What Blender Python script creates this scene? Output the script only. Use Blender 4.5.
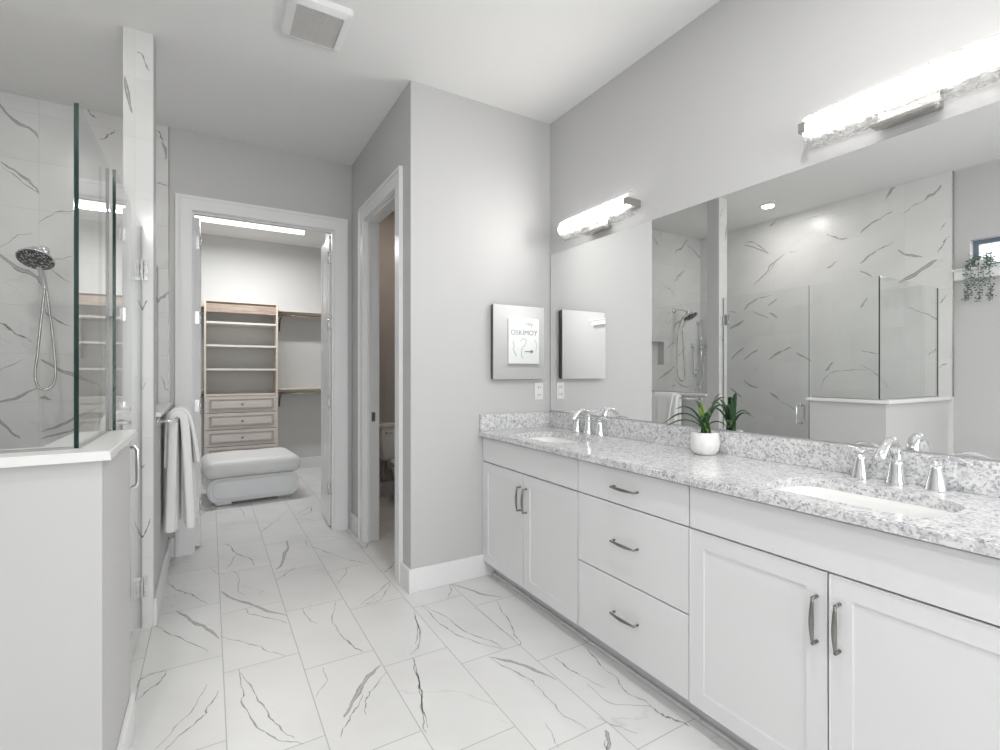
import bpy, bmesh, math, random
from math import pi, sin, cos, radians, sqrt
from mathutils import Vector, Matrix
for o in list(bpy.data.objects): bpy.data.objects.remove(o)
sc = bpy.context.scene
COL = sc.collection
random.seed(7)

# ------------------------------------------------------------------ camera, exposure, world, daylight
H = 1.31
cam_d = bpy.data.cameras.new('camera'); cam = bpy.data.objects.new('camera', cam_d); COL.objects.link(cam)
cam.location = (0, 0, H)
cam.rotation_euler = (radians(90), 0, radians(-30.602))
cam_d.sensor_width = 36.0; cam_d.lens = 36.0*491.0/1000.0
cam_d.shift_y = -0.0025
cam_d.clip_start = 0.02
sc.camera = cam
sc.view_settings.view_transform = 'Standard'
sc.view_settings.look = 'None'
sc.view_settings.gamma = 1.0
sc.view_settings.use_curve_mapping = False
sc.view_settings.exposure = 0.0

world = bpy.data.worlds.new('world'); sc.world = world; world.use_nodes = True
wb = world.node_tree.nodes['Background']
wb.inputs[0].default_value = (0.96, 0.98, 1.0, 1); wb.inputs[1].default_value = 2.2

def area(name, loc, rot, sx, sy, power, color=(1, 1, 1), spread=180):
    l = bpy.data.lights.new(name, 'AREA'); l.shape = 'RECTANGLE'; l.size = sx; l.size_y = sy
    l.energy = power; l.color = color; l.spread = radians(spread)
    o = bpy.data.objects.new(name, l); o.location = loc; o.rotation_euler = rot; COL.objects.link(o); return o
# fill through the added rear window, daylight through the high one (both lamps stand outside the glass)
area('rear_fill_lamp', (0.95, -2.10, 1.65), (radians(90), 0, 0), 1.9, 1.9, 40, (1.0, 0.995, 0.985))  # fill lamp for the room, behind the added rear window
area('daylight_transom', (-1.85, 0.35, 2.55), (0, radians(-70), 0), 0.5, 2.2, 26, (0.90, 0.95, 1.0))

# ------------------------------------------------------------------ materials
class NT:
    def __init__(s, name):
        s.m = bpy.data.materials.new(name); s.m.use_nodes = True
        s.t = s.m.node_tree; s.b = s.t.nodes['Principled BSDF']; s.out = s.t.nodes['Material Output']
    def n(s, k, **kw):
        nd = s.t.nodes.new(k)
        for a, v in kw.items(): setattr(nd, a, v)
        return nd
    def put(s, sock, v):
        if hasattr(v, 'is_output'): s.t.links.new(v, sock)
        else: sock.default_value = v
    def math(s, op, a, b=0.0, c=None):
        nd = s.n('ShaderNodeMath', operation=op); s.put(nd.inputs[0], a); s.put(nd.inputs[1], b)
        if c is not None: s.put(nd.inputs[2], c)
        return nd.outputs[0]
    def vmath(s, op, a, b):
        nd = s.n('ShaderNodeVectorMath', operation=op); s.put(nd.inputs[0], a); s.put(nd.inputs[1], b); return nd.outputs[0]
    def comb(s, x, y, z=0.0):
        nd = s.n('ShaderNodeCombineXYZ'); s.put(nd.inputs[0], x); s.put(nd.inputs[1], y); s.put(nd.inputs[2], z); return nd.outputs[0]
    def noise(s, vec, scale, detail=3.0, rough=0.5, dist=0.0):
        nd = s.n('ShaderNodeTexNoise'); s.put(nd.inputs['Vector'], vec)
        nd.inputs['Scale'].default_value = scale; nd.inputs['Detail'].default_value = detail
        nd.inputs['Roughness'].default_value = rough; nd.inputs['Distortion'].default_value = dist
        return nd
    def ramp(s, f, stops):
        nd = s.n('ShaderNodeValToRGB'); s.put(nd.inputs[0], f); r = nd.color_ramp
        while len(r.elements) < len(stops): r.elements.new(0.5)
        for e, (p, c) in zip(r.elements, stops): e.position = p; e.color = (*c, 1) if len(c) == 3 else c
        return nd.outputs[0]
    def mix(s, f, a, b):
        nd = s.n('ShaderNodeMix', data_type='RGBA'); s.put(nd.inputs[0], f)
        for i, v in ((6, a), (7, b)):
            if hasattr(v, 'is_output'): s.t.links.new(v, nd.inputs[i])
            else: nd.inputs[i].default_value = (*v, 1) if len(v) == 3 else v
        return nd.outputs[2]
    def maprange(s, v, a, b, c=0.0, d=1.0, smooth=True):
        nd = s.n('ShaderNodeMapRange'); nd.interpolation_type = 'SMOOTHSTEP' if smooth else 'LINEAR'
        for i, x in enumerate((v, a, b, c, d)): s.put(nd.inputs[i], x)
        return nd.outputs[0]
    def pos(s): return s.n('ShaderNodeNewGeometry').outputs['Position']
    def bump(s, h, strength=0.2, dist=0.002):
        nd = s.n('ShaderNodeBump'); nd.inputs['Strength'].default_value = strength; nd.inputs['Distance'].default_value = dist
        s.put(nd.inputs['Height'], h); s.t.links.new(nd.outputs[0], s.b.inputs['Normal'])
    def set(s, **kw):
        for k, v in kw.items():
            k = {'color': 'Base Color', 'rough': 'Roughness', 'metal': 'Metallic', 'ior': 'IOR', 'spec': 'Specular IOR Level',
                 'coat': 'Coat Weight', 'sheen': 'Sheen Weight', 'trans': 'Transmission Weight', 'emit': 'Emission Color', 'estr': 'Emission Strength', 'sss': 'Subsurface Weight'}[k]
            if isinstance(v, tuple) and len(v) == 3: v = (*v, 1)
            s.put(s.b.inputs[k], v)
        return s

def plain(name, color, rough=0.5, metal=0.0, var=0.02, scale=6.0, bump=0.0, **kw):
    m = NT(name); p = m.pos(); nz = m.noise(p, scale, 4.0)
    c2 = tuple(max(0, c*(1-var)) for c in color); c1 = tuple(min(1, c*(1+var)) for c in color)
    m.set(color=m.mix(nz.outputs[0], c2, c1), rough=rough, metal=metal, **kw)
    if bump: m.bump(m.noise(p, 220.0, 2.0).outputs[0], bump, 0.001)
    return m.m

def tile_mat(name, au, av, u0, v0, tw, th, shift=0.0, base=(0.765, 0.762, 0.755), rough=0.16, grout=(0.50, 0.50, 0.49), seed=0.0, auto=1.0, half=0.0022):
    m = NT(name); p = m.pos(); sp = m.n('ShaderNodeSeparateXYZ'); m.put(sp.inputs[0], p)
    U = sp.outputs['XYZ'.index(au)]; V = sp.outputs['XYZ'.index(av)]
    fu = m.math('DIVIDE', m.math('SUBTRACT', U, u0), tw); cu = m.math('FLOOR', fu)
    vv = m.math('ADD', m.math('SUBTRACT', V, v0), m.math('MULTIPLY', cu, shift))
    fv = m.math('DIVIDE', vv, th); cv = m.math('FLOOR', fv)
    def edge(f, size):
        fr = m.math('FRACT', f); return m.math('MULTIPLY', m.math('MINIMUM', fr, m.math('SUBTRACT', 1.0, fr)), size)
    d = m.math('MINIMUM', edge(fu, tw), edge(fv, th))
    g = m.maprange(d, half*0.45, half, 1.0, 0.0)
    wn = m.n('ShaderNodeTexWhiteNoise'); m.put(wn.inputs[0], m.comb(cu, cv, seed))
    off = m.vmath('MULTIPLY', wn.outputs['Color'], (31.0, 17.0, 23.0))
    # slanted coordinates so that the veins run diagonally
    q = m.comb(m.math('ADD', m.math('MULTIPLY', U, 0.8), m.math('MULTIPLY', V, 0.9)), m.math('SUBTRACT', m.math('MULTIPLY', V, 0.45), m.math('MULTIPLY', U, 0.55)), 0.0)
    q = m.vmath('ADD', q, off)
    n1 = m.noise(q, 1.6, 5.0, 0.55, 0.6).outputs[0]
    line = m.maprange(m.math('ABSOLUTE', m.math('SUBTRACT', n1, 0.5)), 0.0, 0.012, 1.0, 0.0)
    mask = m.maprange(m.noise(q, 2.1, 1.0).outputs[0], 0.52, 0.66, 0.0, 1.0)
    fine = m.math('MULTIPLY', m.math('MULTIPLY', line, mask), 0.42*auto)
    at = m.n('ShaderNodeAttribute', attribute_name='vein')
    grain = m.noise(p, 55.0, 4.0, 0.7).outputs[0]
    vm = m.math('MULTIPLY', at.outputs['Fac'], m.maprange(grain, 0.30, 0.62, 0.68, 1.0))
    cloud = m.noise(q, 3.0, 3.0).outputs[0]
    col = m.mix(m.maprange(cloud, 0.35, 0.75), base, tuple(c*0.93 for c in base))
    col = m.mix(fine, col, (0.33, 0.32, 0.30))
    col = m.mix(vm, col, (0.13, 0.12, 0.115))
    col = m.mix(m.math('MULTIPLY', g, 0.75), col, grout)
    m.set(color=col, rough=m.mix(g, (rough,)*3, (0.7,)*3))
    return m.m

M = {}
M['paint'] = plain('wall_paint', (0.575, 0.572, 0.572), 0.6, var=0.01, bump=0.05)
M['ceiling'] = plain('ceiling_paint', (0.84, 0.838, 0.832), 0.8, var=0.008, bump=0.04)
M['closet_paint'] = plain('closet_paint', (0.66, 0.66, 0.65), 0.6, var=0.01)
M['trim'] = plain('trim_enamel', (0.83, 0.835, 0.84), 0.28, var=0.006)
M['cab'] = plain('cabinet_lacquer', (0.775, 0.775, 0.785), 0.33, var=0.006)
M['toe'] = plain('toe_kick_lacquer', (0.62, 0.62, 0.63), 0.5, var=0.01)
M['chrome'] = plain('polished_chrome', (0.82, 0.83, 0.84), 0.09, 1.0, var=0.01)
M['nickel'] = plain('brushed_nickel', (0.50, 0.49, 0.47), 0.26, 1.0, var=0.03, scale=40)
M['dark_nickel'] = plain('dark_pewter', (0.27, 0.265, 0.255), 0.33, 1.0, var=0.05, scale=40)
M['ceramic'] = plain('white_ceramic', (0.86, 0.86, 0.85), 0.08, var=0.004)
M['solid'] = plain('white_solid_surface', (0.82, 0.82, 0.815), 0.2, var=0.01)
M['leather'] = plain('white_leather', (0.80, 0.80, 0.79), 0.45, var=0.02, scale=12, bump=0.25)
M['leather_base'] = plain('pale_leather', (0.82, 0.845, 0.86), 0.42, var=0.02, scale=12, bump=0.2)
M['black'] = plain('black_rubber', (0.03, 0.03, 0.03), 0.6, var=0.1)
M['edge_dark'] = plain('mirror_side_metal', (0.12, 0.12, 0.125), 0.3, 0.6, var=0.05)
M['plastic'] = plain('white_plastic', (0.82, 0.82, 0.82), 0.35, var=0.005)
M['slot'] = plain('dark_slot', (0.08, 0.08, 0.08), 0.6, var=0.05)
M['vent'] = plain('grille_grey', (0.66, 0.655, 0.64), 0.55, var=0.02)
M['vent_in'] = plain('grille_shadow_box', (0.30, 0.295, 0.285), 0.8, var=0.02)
M['ink'] = plain('black_ink', (0.10, 0.10, 0.11), 0.7, var=0.05)
M['ink_grey'] = plain('grey_ink', (0.42, 0.46, 0.46), 0.7, var=0.1)
M['paper'] = plain('canvas_white', (0.84, 0.86, 0.85), 0.75, var=0.01)
M['soil'] = plain('potting_moss', (0.07, 0.09, 0.04), 0.9, var=0.3, scale=80)

def mat_mirror():
    m = NT('silvered_glass'); p = m.pos()
    m.set(color=m.mix(m.noise(p, 3.0).outputs[0], (0.925, 0.932, 0.928), (0.93, 0.937, 0.933)), rough=0.0, metal=1.0); return m.m
M['mirror'] = mat_mirror()
def mat_glass():
    m = NT('shower_glass'); t = m.t
    tr = m.n('ShaderNodeBsdfTransparent'); tr.inputs[0].default_value = (0.982, 0.990, 0.987, 1)
    gl = m.n('ShaderNodeBsdfGlossy'); gl.inputs['Roughness'].default_value = 0.0; gl.inputs['Color'].default_value = (1, 1, 1, 1)
    lw = m.n('ShaderNodeLayerWeight'); lw.inputs[0].default_value = 0.5
    f5 = m.math('ADD', 0.022, m.math('MULTIPLY', m.math('POWER', lw.outputs['Facing'], 5.0), 0.80))
    mx = m.n('ShaderNodeMixShader'); t.links.new(f5, mx.inputs[0]); t.links.new(tr.outputs[0], mx.inputs[1]); t.links.new(gl.outputs[0], mx.inputs[2])
    t.links.new(mx.outputs[0], m.out.inputs[0]); return m.m
M['glass'] = mat_glass()
def mat_gedge():
    m = NT('green_glass_edge'); p = m.pos()
    m.set(color=m.mix(m.noise(p, 5.0).outputs[0], (0.002, 0.022, 0.016), (0.004, 0.03, 0.022)), rough=0.12); return m.m
M['gedge'] = mat_gedge()
def mat_emit(name, color, strength, pattern=False):
    m = NT(name); p = m.pos()
    if pattern:
        q = m.vmath('MULTIPLY', p, (30.0, 30.0, 45.0))
        v = m.noise(q, 1.0, 3.0, 0.7, 1.5).outputs[0]
        s = m.maprange(v, 0.30, 0.70, strength*0.25, strength*1.7)
    else:
        s = m.math('MULTIPLY', m.noise(p, 2.0).outputs[0], 0.0); s = m.math('ADD', s, strength)
    m.set(color=(0.9, 0.9, 0.9), rough=0.15, emit=color, estr=s); return m.m
def mat_lamp_glass():
    m = NT('crackled_lamp_glass'); t = m.t; p = m.pos()
    tr = m.n('ShaderNodeBsdfTransparent'); tl = m.n('ShaderNodeBsdfTranslucent'); tl.inputs[0].default_value = (.55, .55, .54, 1)
    df = m.n('ShaderNodeBsdfPrincipled'); df.inputs['Base Color'].default_value = (.5, .5, .5, 1); df.inputs['Roughness'].default_value = .08
    v = m.noise(m.vmath('MULTIPLY', p, (60.0, 38.0, 90.0)), 1.0, 3.0, 0.7, 1.2).outputs[0]
    a = m.n('ShaderNodeMixShader'); a.inputs[0].default_value = .35; t.links.new(tl.outputs[0], a.inputs[1]); t.links.new(df.outputs[0], a.inputs[2])
    b = m.n('ShaderNodeMixShader'); m.put(b.inputs[0], m.maprange(v, .34, .66, .42, .97)); t.links.new(a.outputs[0], b.inputs[1]); t.links.new(tr.outputs[0], b.inputs[2])
    t.links.new(b.outputs[0], m.out.inputs[0]); return m.m
M['lamp_glass'] = mat_lamp_glass()
M['led'] = mat_emit('led_strip', (1.0, 0.98, 0.95), 6.5)
M['closet_lamp'] = mat_emit('closet_diffuser', (1.0, 0.99, 0.97), 2.6)
M['can_lamp'] = mat_emit('can_diffuser', (1.0, 0.93, 0.84), 9.0)

def mat_quartz():
    m = NT('speckled_quartz'); p = m.pos()
    w = m.noise(p, 26.0, 3.0, 0.6).outputs['Color']
    q = m.vmath('ADD', p, m.vmath('MULTIPLY', m.vmath('SUBTRACT', w, (0.5, 0.5, 0.5)), (0.03, 0.03, 0.03)))
    v = m.n('ShaderNodeTexVoronoi', feature='F1'); m.put(v.inputs['Vector'], q); v.inputs['Scale'].default_value = 150.0
    sp = m.n('ShaderNodeSeparateColor'); m.put(sp.inputs[0], v.outputs['Color'])
    c = m.ramp(sp.outputs[0], [(0.0, (0.10, 0.105, 0.125)), (0.08, (0.25, 0.255, 0.29)), (0.28, (0.47, 0.47, 0.50)), (0.48, (0.66, 0.66, 0.67)), (0.75, (0.80, 0.795, 0.79))])
    v2 = m.n('ShaderNodeTexVoronoi', feature='F1'); m.put(v2.inputs['Vector'], q); v2.inputs['Scale'].default_value = 48.0
    s2 = m.n('ShaderNodeSeparateColor'); m.put(s2.inputs[0], v2.outputs['Color'])
    c2 = m.ramp(s2.outputs[1], [(0.0, (0.48, 0.48, 0.51)), (0.4, (0.70, 0.70, 0.71)), (1.0, (0.82, 0.815, 0.81))])
    m.set(color=m.mix(0.42, c, c2), rough=0.10); return m.m
M['quartz'] = mat_quartz()
def mat_wood(name, a, b, scale=(3, 3, 60)):
    m = NT(name); p = m.pos(); q = m.vmath('MULTIPLY', p, scale)
    n = m.noise(q, 1.0, 5.0, 0.65, 0.4).outputs[0]
    m.set(color=m.mix(m.maprange(n, 0.3, 0.7), a, b), rough=0.45); return m.m
M['maple'] = mat_wood('pale_maple', (0.66, 0.58, 0.50), (0.74, 0.67, 0.59))
M['maple_front'] = mat_wood('whitewashed_maple', (0.62, 0.57, 0.53), (0.70, 0.655, 0.615), (4, 4, 70))
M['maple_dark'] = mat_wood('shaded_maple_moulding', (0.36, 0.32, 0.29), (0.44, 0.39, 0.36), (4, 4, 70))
M['walnut'] = mat_wood('knotty_brown_board', (0.33, 0.25, 0.20), (0.50, 0.40, 0.33), (5, 5, 45))
def mat_towel():
    m = NT('terry_cloth'); p = m.pos()
    m.set(color=m.mix(m.noise(p, 30.0).outputs[0], (0.87, 0.87, 0.87), (0.92, 0.92, 0.92)), rough=0.9, sheen=0.3)
    m.bump(m.noise(p, 420.0, 2.0).outputs[0], 0.5, 0.002); return m.m
M['towel'] = mat_towel()
def mat_leaf(name, a, b):
    m = NT(name); p = m.pos()
    m.set(color=m.mix(m.noise(p, 18.0, 3.0).outputs[0], a, b), rough=0.4, spec=0.4); return m.m
M['leaf'] = mat_leaf('dark_green_leaf', (0.012, 0.05, 0.02), (0.05, 0.115, 0.045))
M['leaf_light'] = mat_leaf('lime_leaf', (0.16, 0.30, 0.03), (0.36, 0.50, 0.09))
M['ivy'] = mat_leaf('grey_green_leaf', (0.05, 0.09, 0.06), (0.17, 0.25, 0.18))
def mat_pot():
    m = NT('carved_white_pot'); p = m.pos()
    m.set(color=(0.84, 0.83, 0.82), rough=0.5)
    m.bump(m.noise(m.vmath('MULTIPLY', p, (60.0, 60.0, 20.0)), 1.0, 3.0, 0.6, 1.0).outputs[0], 0.7, 0.006); return m.m
M['pot'] = mat_pot()
def mat_showerface():
    m = NT('shower_head_face'); v = m.n('ShaderNodeTexVoronoi', feature='F1'); m.put(v.inputs['Vector'], m.pos()); v.inputs['Scale'].default_value = 85.0
    s = m.maprange(v.outputs['Distance'], 0.28, 0.45, 0.0, 1.0)
    m.set(color=m.mix(s, (0.60, 0.60, 0.59), (0.015, 0.015, 0.015)), rough=0.35); return m.m
M['showerface'] = mat_showerface()
M['tile_floor'] = tile_mat('marble_floor_tile', 'X', 'Y', 0.052, 2.455, 0.3075, 0.608, 0.1555, seed=1.0, rough=0.36, auto=0.55, grout=(0.40, 0.40, 0.39), half=0.0026)
M['shelf_white'] = plain('pale_shelf_laminate', (0.78, 0.74, 0.69), 0.45)
M['tile_back'] = tile_mat('marble_wall_tile_back', 'X', 'Z', -0.936, 0.82, 0.6095, 0.305, seed=3.0, rough=0.25, grout=(0.50, 0.50, 0.49), auto=0.35, half=0.0018)
M['tile_left'] = tile_mat('marble_wall_tile_left', 'Y', 'Z', 2.0, 0.82, 0.6095, 0.305, seed=5.0, rough=0.3, grout=(0.66, 0.66, 0.65), auto=0.30, half=0.0014)
M['tile_pier'] = tile_mat('marble_pier_tile', 'X', 'Z', -0.326, 0.671, 0.6095, 0.305, seed=7.0, rough=0.14, grout=(0.60, 0.60, 0.59), auto=0.5, half=0.0018)

# ------------------------------------------------------------------ geometry helpers
def box(bm, x0, x1, y0, y1, z0, z1, bev=0.0, seg=2, mi=0):
    xs = sorted((x0, x1)); ys = sorted((y0, y1)); zs = sorted((z0, z1))
    t = bmesh.new(); bmesh.ops.create_cube(t, size=1.0)
    for v in t.verts:
        v.co = Vector((xs[0]+(v.co.x+.5)*(xs[1]-xs[0]), ys[0]+(v.co.y+.5)*(ys[1]-ys[0]), zs[0]+(v.co.z+.5)*(zs[1]-zs[0])))
    if bev > 0: bmesh.ops.bevel(t, geom=list(t.edges), offset=bev, segments=seg, profile=0.5, affect='EDGES')
    merge(bm, t, mi)
def merge(bm, t, mi=None, mat=None):
    mp = {}
    for v in t.verts: mp[v] = bm.verts.new(mat @ v.co if mat else v.co)
    for f in t.faces:
        try: nf = bm.faces.new([mp[v] for v in f.verts])
        except ValueError: continue
        nf.material_index = f.material_index if mi is None else mi; nf.smooth = f.smooth
    t.free()
def tube(bm, pts, r, seg=10, cap=True, flat=None, smooth=True):
    pts = [Vector(p) for p in pts]; n = len(pts); R = r if isinstance(r, (list, tuple)) else [r]*n
    FL = flat if isinstance(flat, (list, tuple)) else [flat or 1.0]*n
    T = [(pts[min(i+1, n-1)]-pts[max(i-1, 0)]).normalized() for i in range(n)]
    up = Vector((0, 0, 1)) if abs(T[0].z) < 0.9 else Vector((1, 0, 0))
    nrm = (up - T[0]*up.dot(T[0])).normalized(); rings = []
    for i in range(n):
        nrm = (nrm - T[i]*nrm.dot(T[i])).normalized(); bn = T[i].cross(nrm)
        rings.append([bm.verts.new(pts[i]+nrm*R[i]*FL[i]*cos(2*pi*k/seg)+bn*R[i]*sin(2*pi*k/seg)) for k in range(seg)])
    for a, b in zip(rings, rings[1:]):
        for k in range(seg):
            f = bm.faces.new((a[k], a[(k+1) % seg], b[(k+1) % seg], b[k])); f.smooth = smooth
    if cap:
        bm.faces.new(rings[0][::-1]); bm.faces.new(rings[-1])
def spline(pts, k=8):
    P = [Vector(p) for p in pts]; P = [P[0]*2-P[1]]+P+[P[-1]*2-P[-2]]; out = []
    for i in range(1, len(P)-2):
        for j in range(k):
            t = j/k; a, b, c, d = P[i-1:i+3]
            out.append(0.5*((2*b)+(c-a)*t+(2*a-5*b+4*c-d)*t*t+(3*b-3*c+d-a)*t**3))
    out.append(P[-2]); return out
def lathe(bm, prof, c, seg=28, axis='Z', sx=1.0, sy=1.0):
    c = Vector(c); rings = []
    for r, h in prof:
        ring = []
        for k in range(seg):
            a = 2*pi*k/seg; x = r*cos(a)*sx; y = r*sin(a)*sy
            p = {'Z': Vector((x, y, h)), 'Y': Vector((x, h, y)), 'X': Vector((h, x, y))}[axis]
            ring.append(bm.verts.new(c+p))
        rings.append(ring)
    for a, b in zip(rings, rings[1:]):
        for k in range(seg):
            f = bm.faces.new((a[k], a[(k+1) % seg], b[(k+1) % seg], b[k])); f.smooth = True
    bm.faces.new(rings[0][::-1]); bm.faces.new(rings[-1])
def rrect(x0, x1, y0, y1, r, seg=6):
    out = []
    for cx, cy, a0 in ((x1-r, y1-r, 0), (x0+r, y1-r, 90), (x0+r, y0+r, 180), (x1-r, y0+r, 270)):
        for k in range(seg+1):
            a = radians(a0+90*k/seg); out.append((cx+r*cos(a), cy+r*sin(a)))
    return out
def plate(bm, outer, holes, h0, h1, fn):
    """flat plate with holes: 2-D loops, fn(u, v, h) -> 3-D point"""
    for h in (h0, h1):
        t = bmesh.new(); edges = []
        for lp in [outer]+holes:
            vs = [t.verts.new(fn(u, v, h)) for u, v in lp]
            edges += [t.edges.new((vs[i], vs[(i+1) % len(vs)])) for i in range(len(vs))]
        bmesh.ops.triangle_fill(t, use_beauty=True, use_dissolve=False, edges=edges)
        merge(bm, t, 0)
    for lp in [outer]+holes:
        n = len(lp)
        a = [bm.verts.new(fn(u, v, h0)) for u, v in lp]; b = [bm.verts.new(fn(u, v, h1)) for u, v in lp]
        for i in range(n): bm.faces.new((a[i], a[(i+1) % n], b[(i+1) % n], b[i]))
    bmesh.ops.remove_doubles(bm, verts=bm.verts, dist=1e-5)
def rect(u0, u1, v0, v1): return [(u0, v0), (u1, v0), (u1, v1), (u0, v1)]

def root_of(o):
    while o.parent: o = o.parent
    return o
def mk(name, bm, mat, parent=None, smooth=False, keep_origin=False):
    bmesh.ops.recalc_face_normals(bm, faces=bm.faces)
    me = bpy.data.meshes.new(name)
    if parent is not None: off = root_of(parent).location.copy()
    elif keep_origin: off = Vector((0, 0, 0))
    else:
        xs = [v.co for v in bm.verts]
        off = Vector(((min(c.x for c in xs)+max(c.x for c in xs))/2, (min(c.y for c in xs)+max(c.y for c in xs))/2, min(c.z for c in xs)))
    for v in bm.verts: v.co -= off
    if smooth:
        for f in bm.faces: f.smooth = True
    bm.to_mesh(me); bm.free()
    for m in (mat if isinstance(mat, (list, tuple)) else [mat]): me.materials.append(m)
    o = bpy.data.objects.new(name, me); COL.objects.link(o)
    if parent is not None: o.parent = parent
    else: o.location = off
    if smooth:
        try: me.shade_auto_smooth = True
        except Exception: pass
    return o
def tag(o, label=None, cat=None, group=None, kind=None):
    if label: o['label'] = label
    if cat: o['category'] = cat
    if group: o['group'] = group
    if kind: o['kind'] = kind
    return o
def thing(name, label, cat, loc, group=None, rz=0.0):
    o = bpy.data.objects.new(name, None); COL.objects.link(o); o.location = loc; o.rotation_euler = (0, 0, rz)
    o.empty_display_size = 0.05
    return tag(o, label, cat, group)
def dup(root, loc, label=None, group=None, rz=None):
    def rec(o, par):
        c = o.copy(); COL.objects.link(c); c.parent = par
        for ch in list(o.children): rec(ch, c)
        return c
    r = rec(root, None); r.location = loc
    if rz is not None: r.rotation_euler = (0, 0, rz)
    if label: r['label'] = label
    if group: r['group'] = group
    return r
def struct(name, bm, mat, label=None, cat=None, parent=None):
    o = mk(name, bm, mat, parent, keep_origin=parent is None)
    o['kind'] = 'structure'
    if label: o['label'] = label
    if cat: o['category'] = cat
    return o
def B(*a, **k):
    bm = bmesh.new(); box(bm, *a, **k); return bm

KT = (-0.62, -0.3, 0.15, 0.62); KW = (-0.66, -0.52, -0.32, 0.05, 0.30, 0.44, 0.66)
def veins(bm, data, fn, amp=0.006, wide=1.0):
    """veins of the marble: narrow strips let into the tile face, soft-edged through the 'vein' attribute"""
    lay = bm.verts.layers.float.new('vein') if 'vein' not in bm.verts.layers.float.keys() else bm.verts.layers.float['vein']
    rnd = random.Random(11)
    for w, pts in data:
        P = spline([(a, b, 0) for a, b in pts], 7); n = len(P); w = w*0.001*wide*(1.2 if w >= 12 else 1.45)
        ph = [rnd.uniform(0, 6.28) for _ in range(5)]; rows = []
        for i, p in enumerate(P):
            t = (P[min(i+1, n-1)]-P[max(i-1, 0)]); 
            if t.length < 1e-7: t = Vector((1, 0, 0))
            t.normalize(); nn = Vector((-t.y, t.x, 0)); s = i/max(1, n-1)
            jit = amp*(sin(i*0.8+ph[0])*0.5+sin(i*1.9+ph[1])*0.25+rnd.uniform(-.12, .12))*(.6 if w > .0138 else 1.0)
            ww = w*(0.25+0.75*sin(pi*min(1, max(0, s)))**0.7)*((0.85+0.2*sin(i*.5+ph[2])) if w > .0138 else (0.75+0.35*sin(i*1.1+ph[2])+0.2*sin(i*2.9+ph[3]))); ww = max(ww, 0.0024)
            c = p+nn*jit
            ks = KW if w > .0138 else KT; rows.append([(c+nn*ww*k) for k in ks])
        st = min(1.0, 0.78+w*20)
        vr = []
        for r_ in rows:
            q = []
            for k, c in enumerate(r_):
                v = bm.verts.new(fn(c.x, c.y)); v[lay] = ((0.0, st, st*.55, st*.45, st*.9, st*.4, 0.0) if w > .0138 else (0.0, st, st*0.8, 0.0))[k]; q.append(v)
            vr.append(q)
        for a, b in zip(vr, vr[1:]):
            for k in range(len(a)-1): bm.faces.new((a[k], a[k+1], b[k+1], b[k]))

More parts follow.
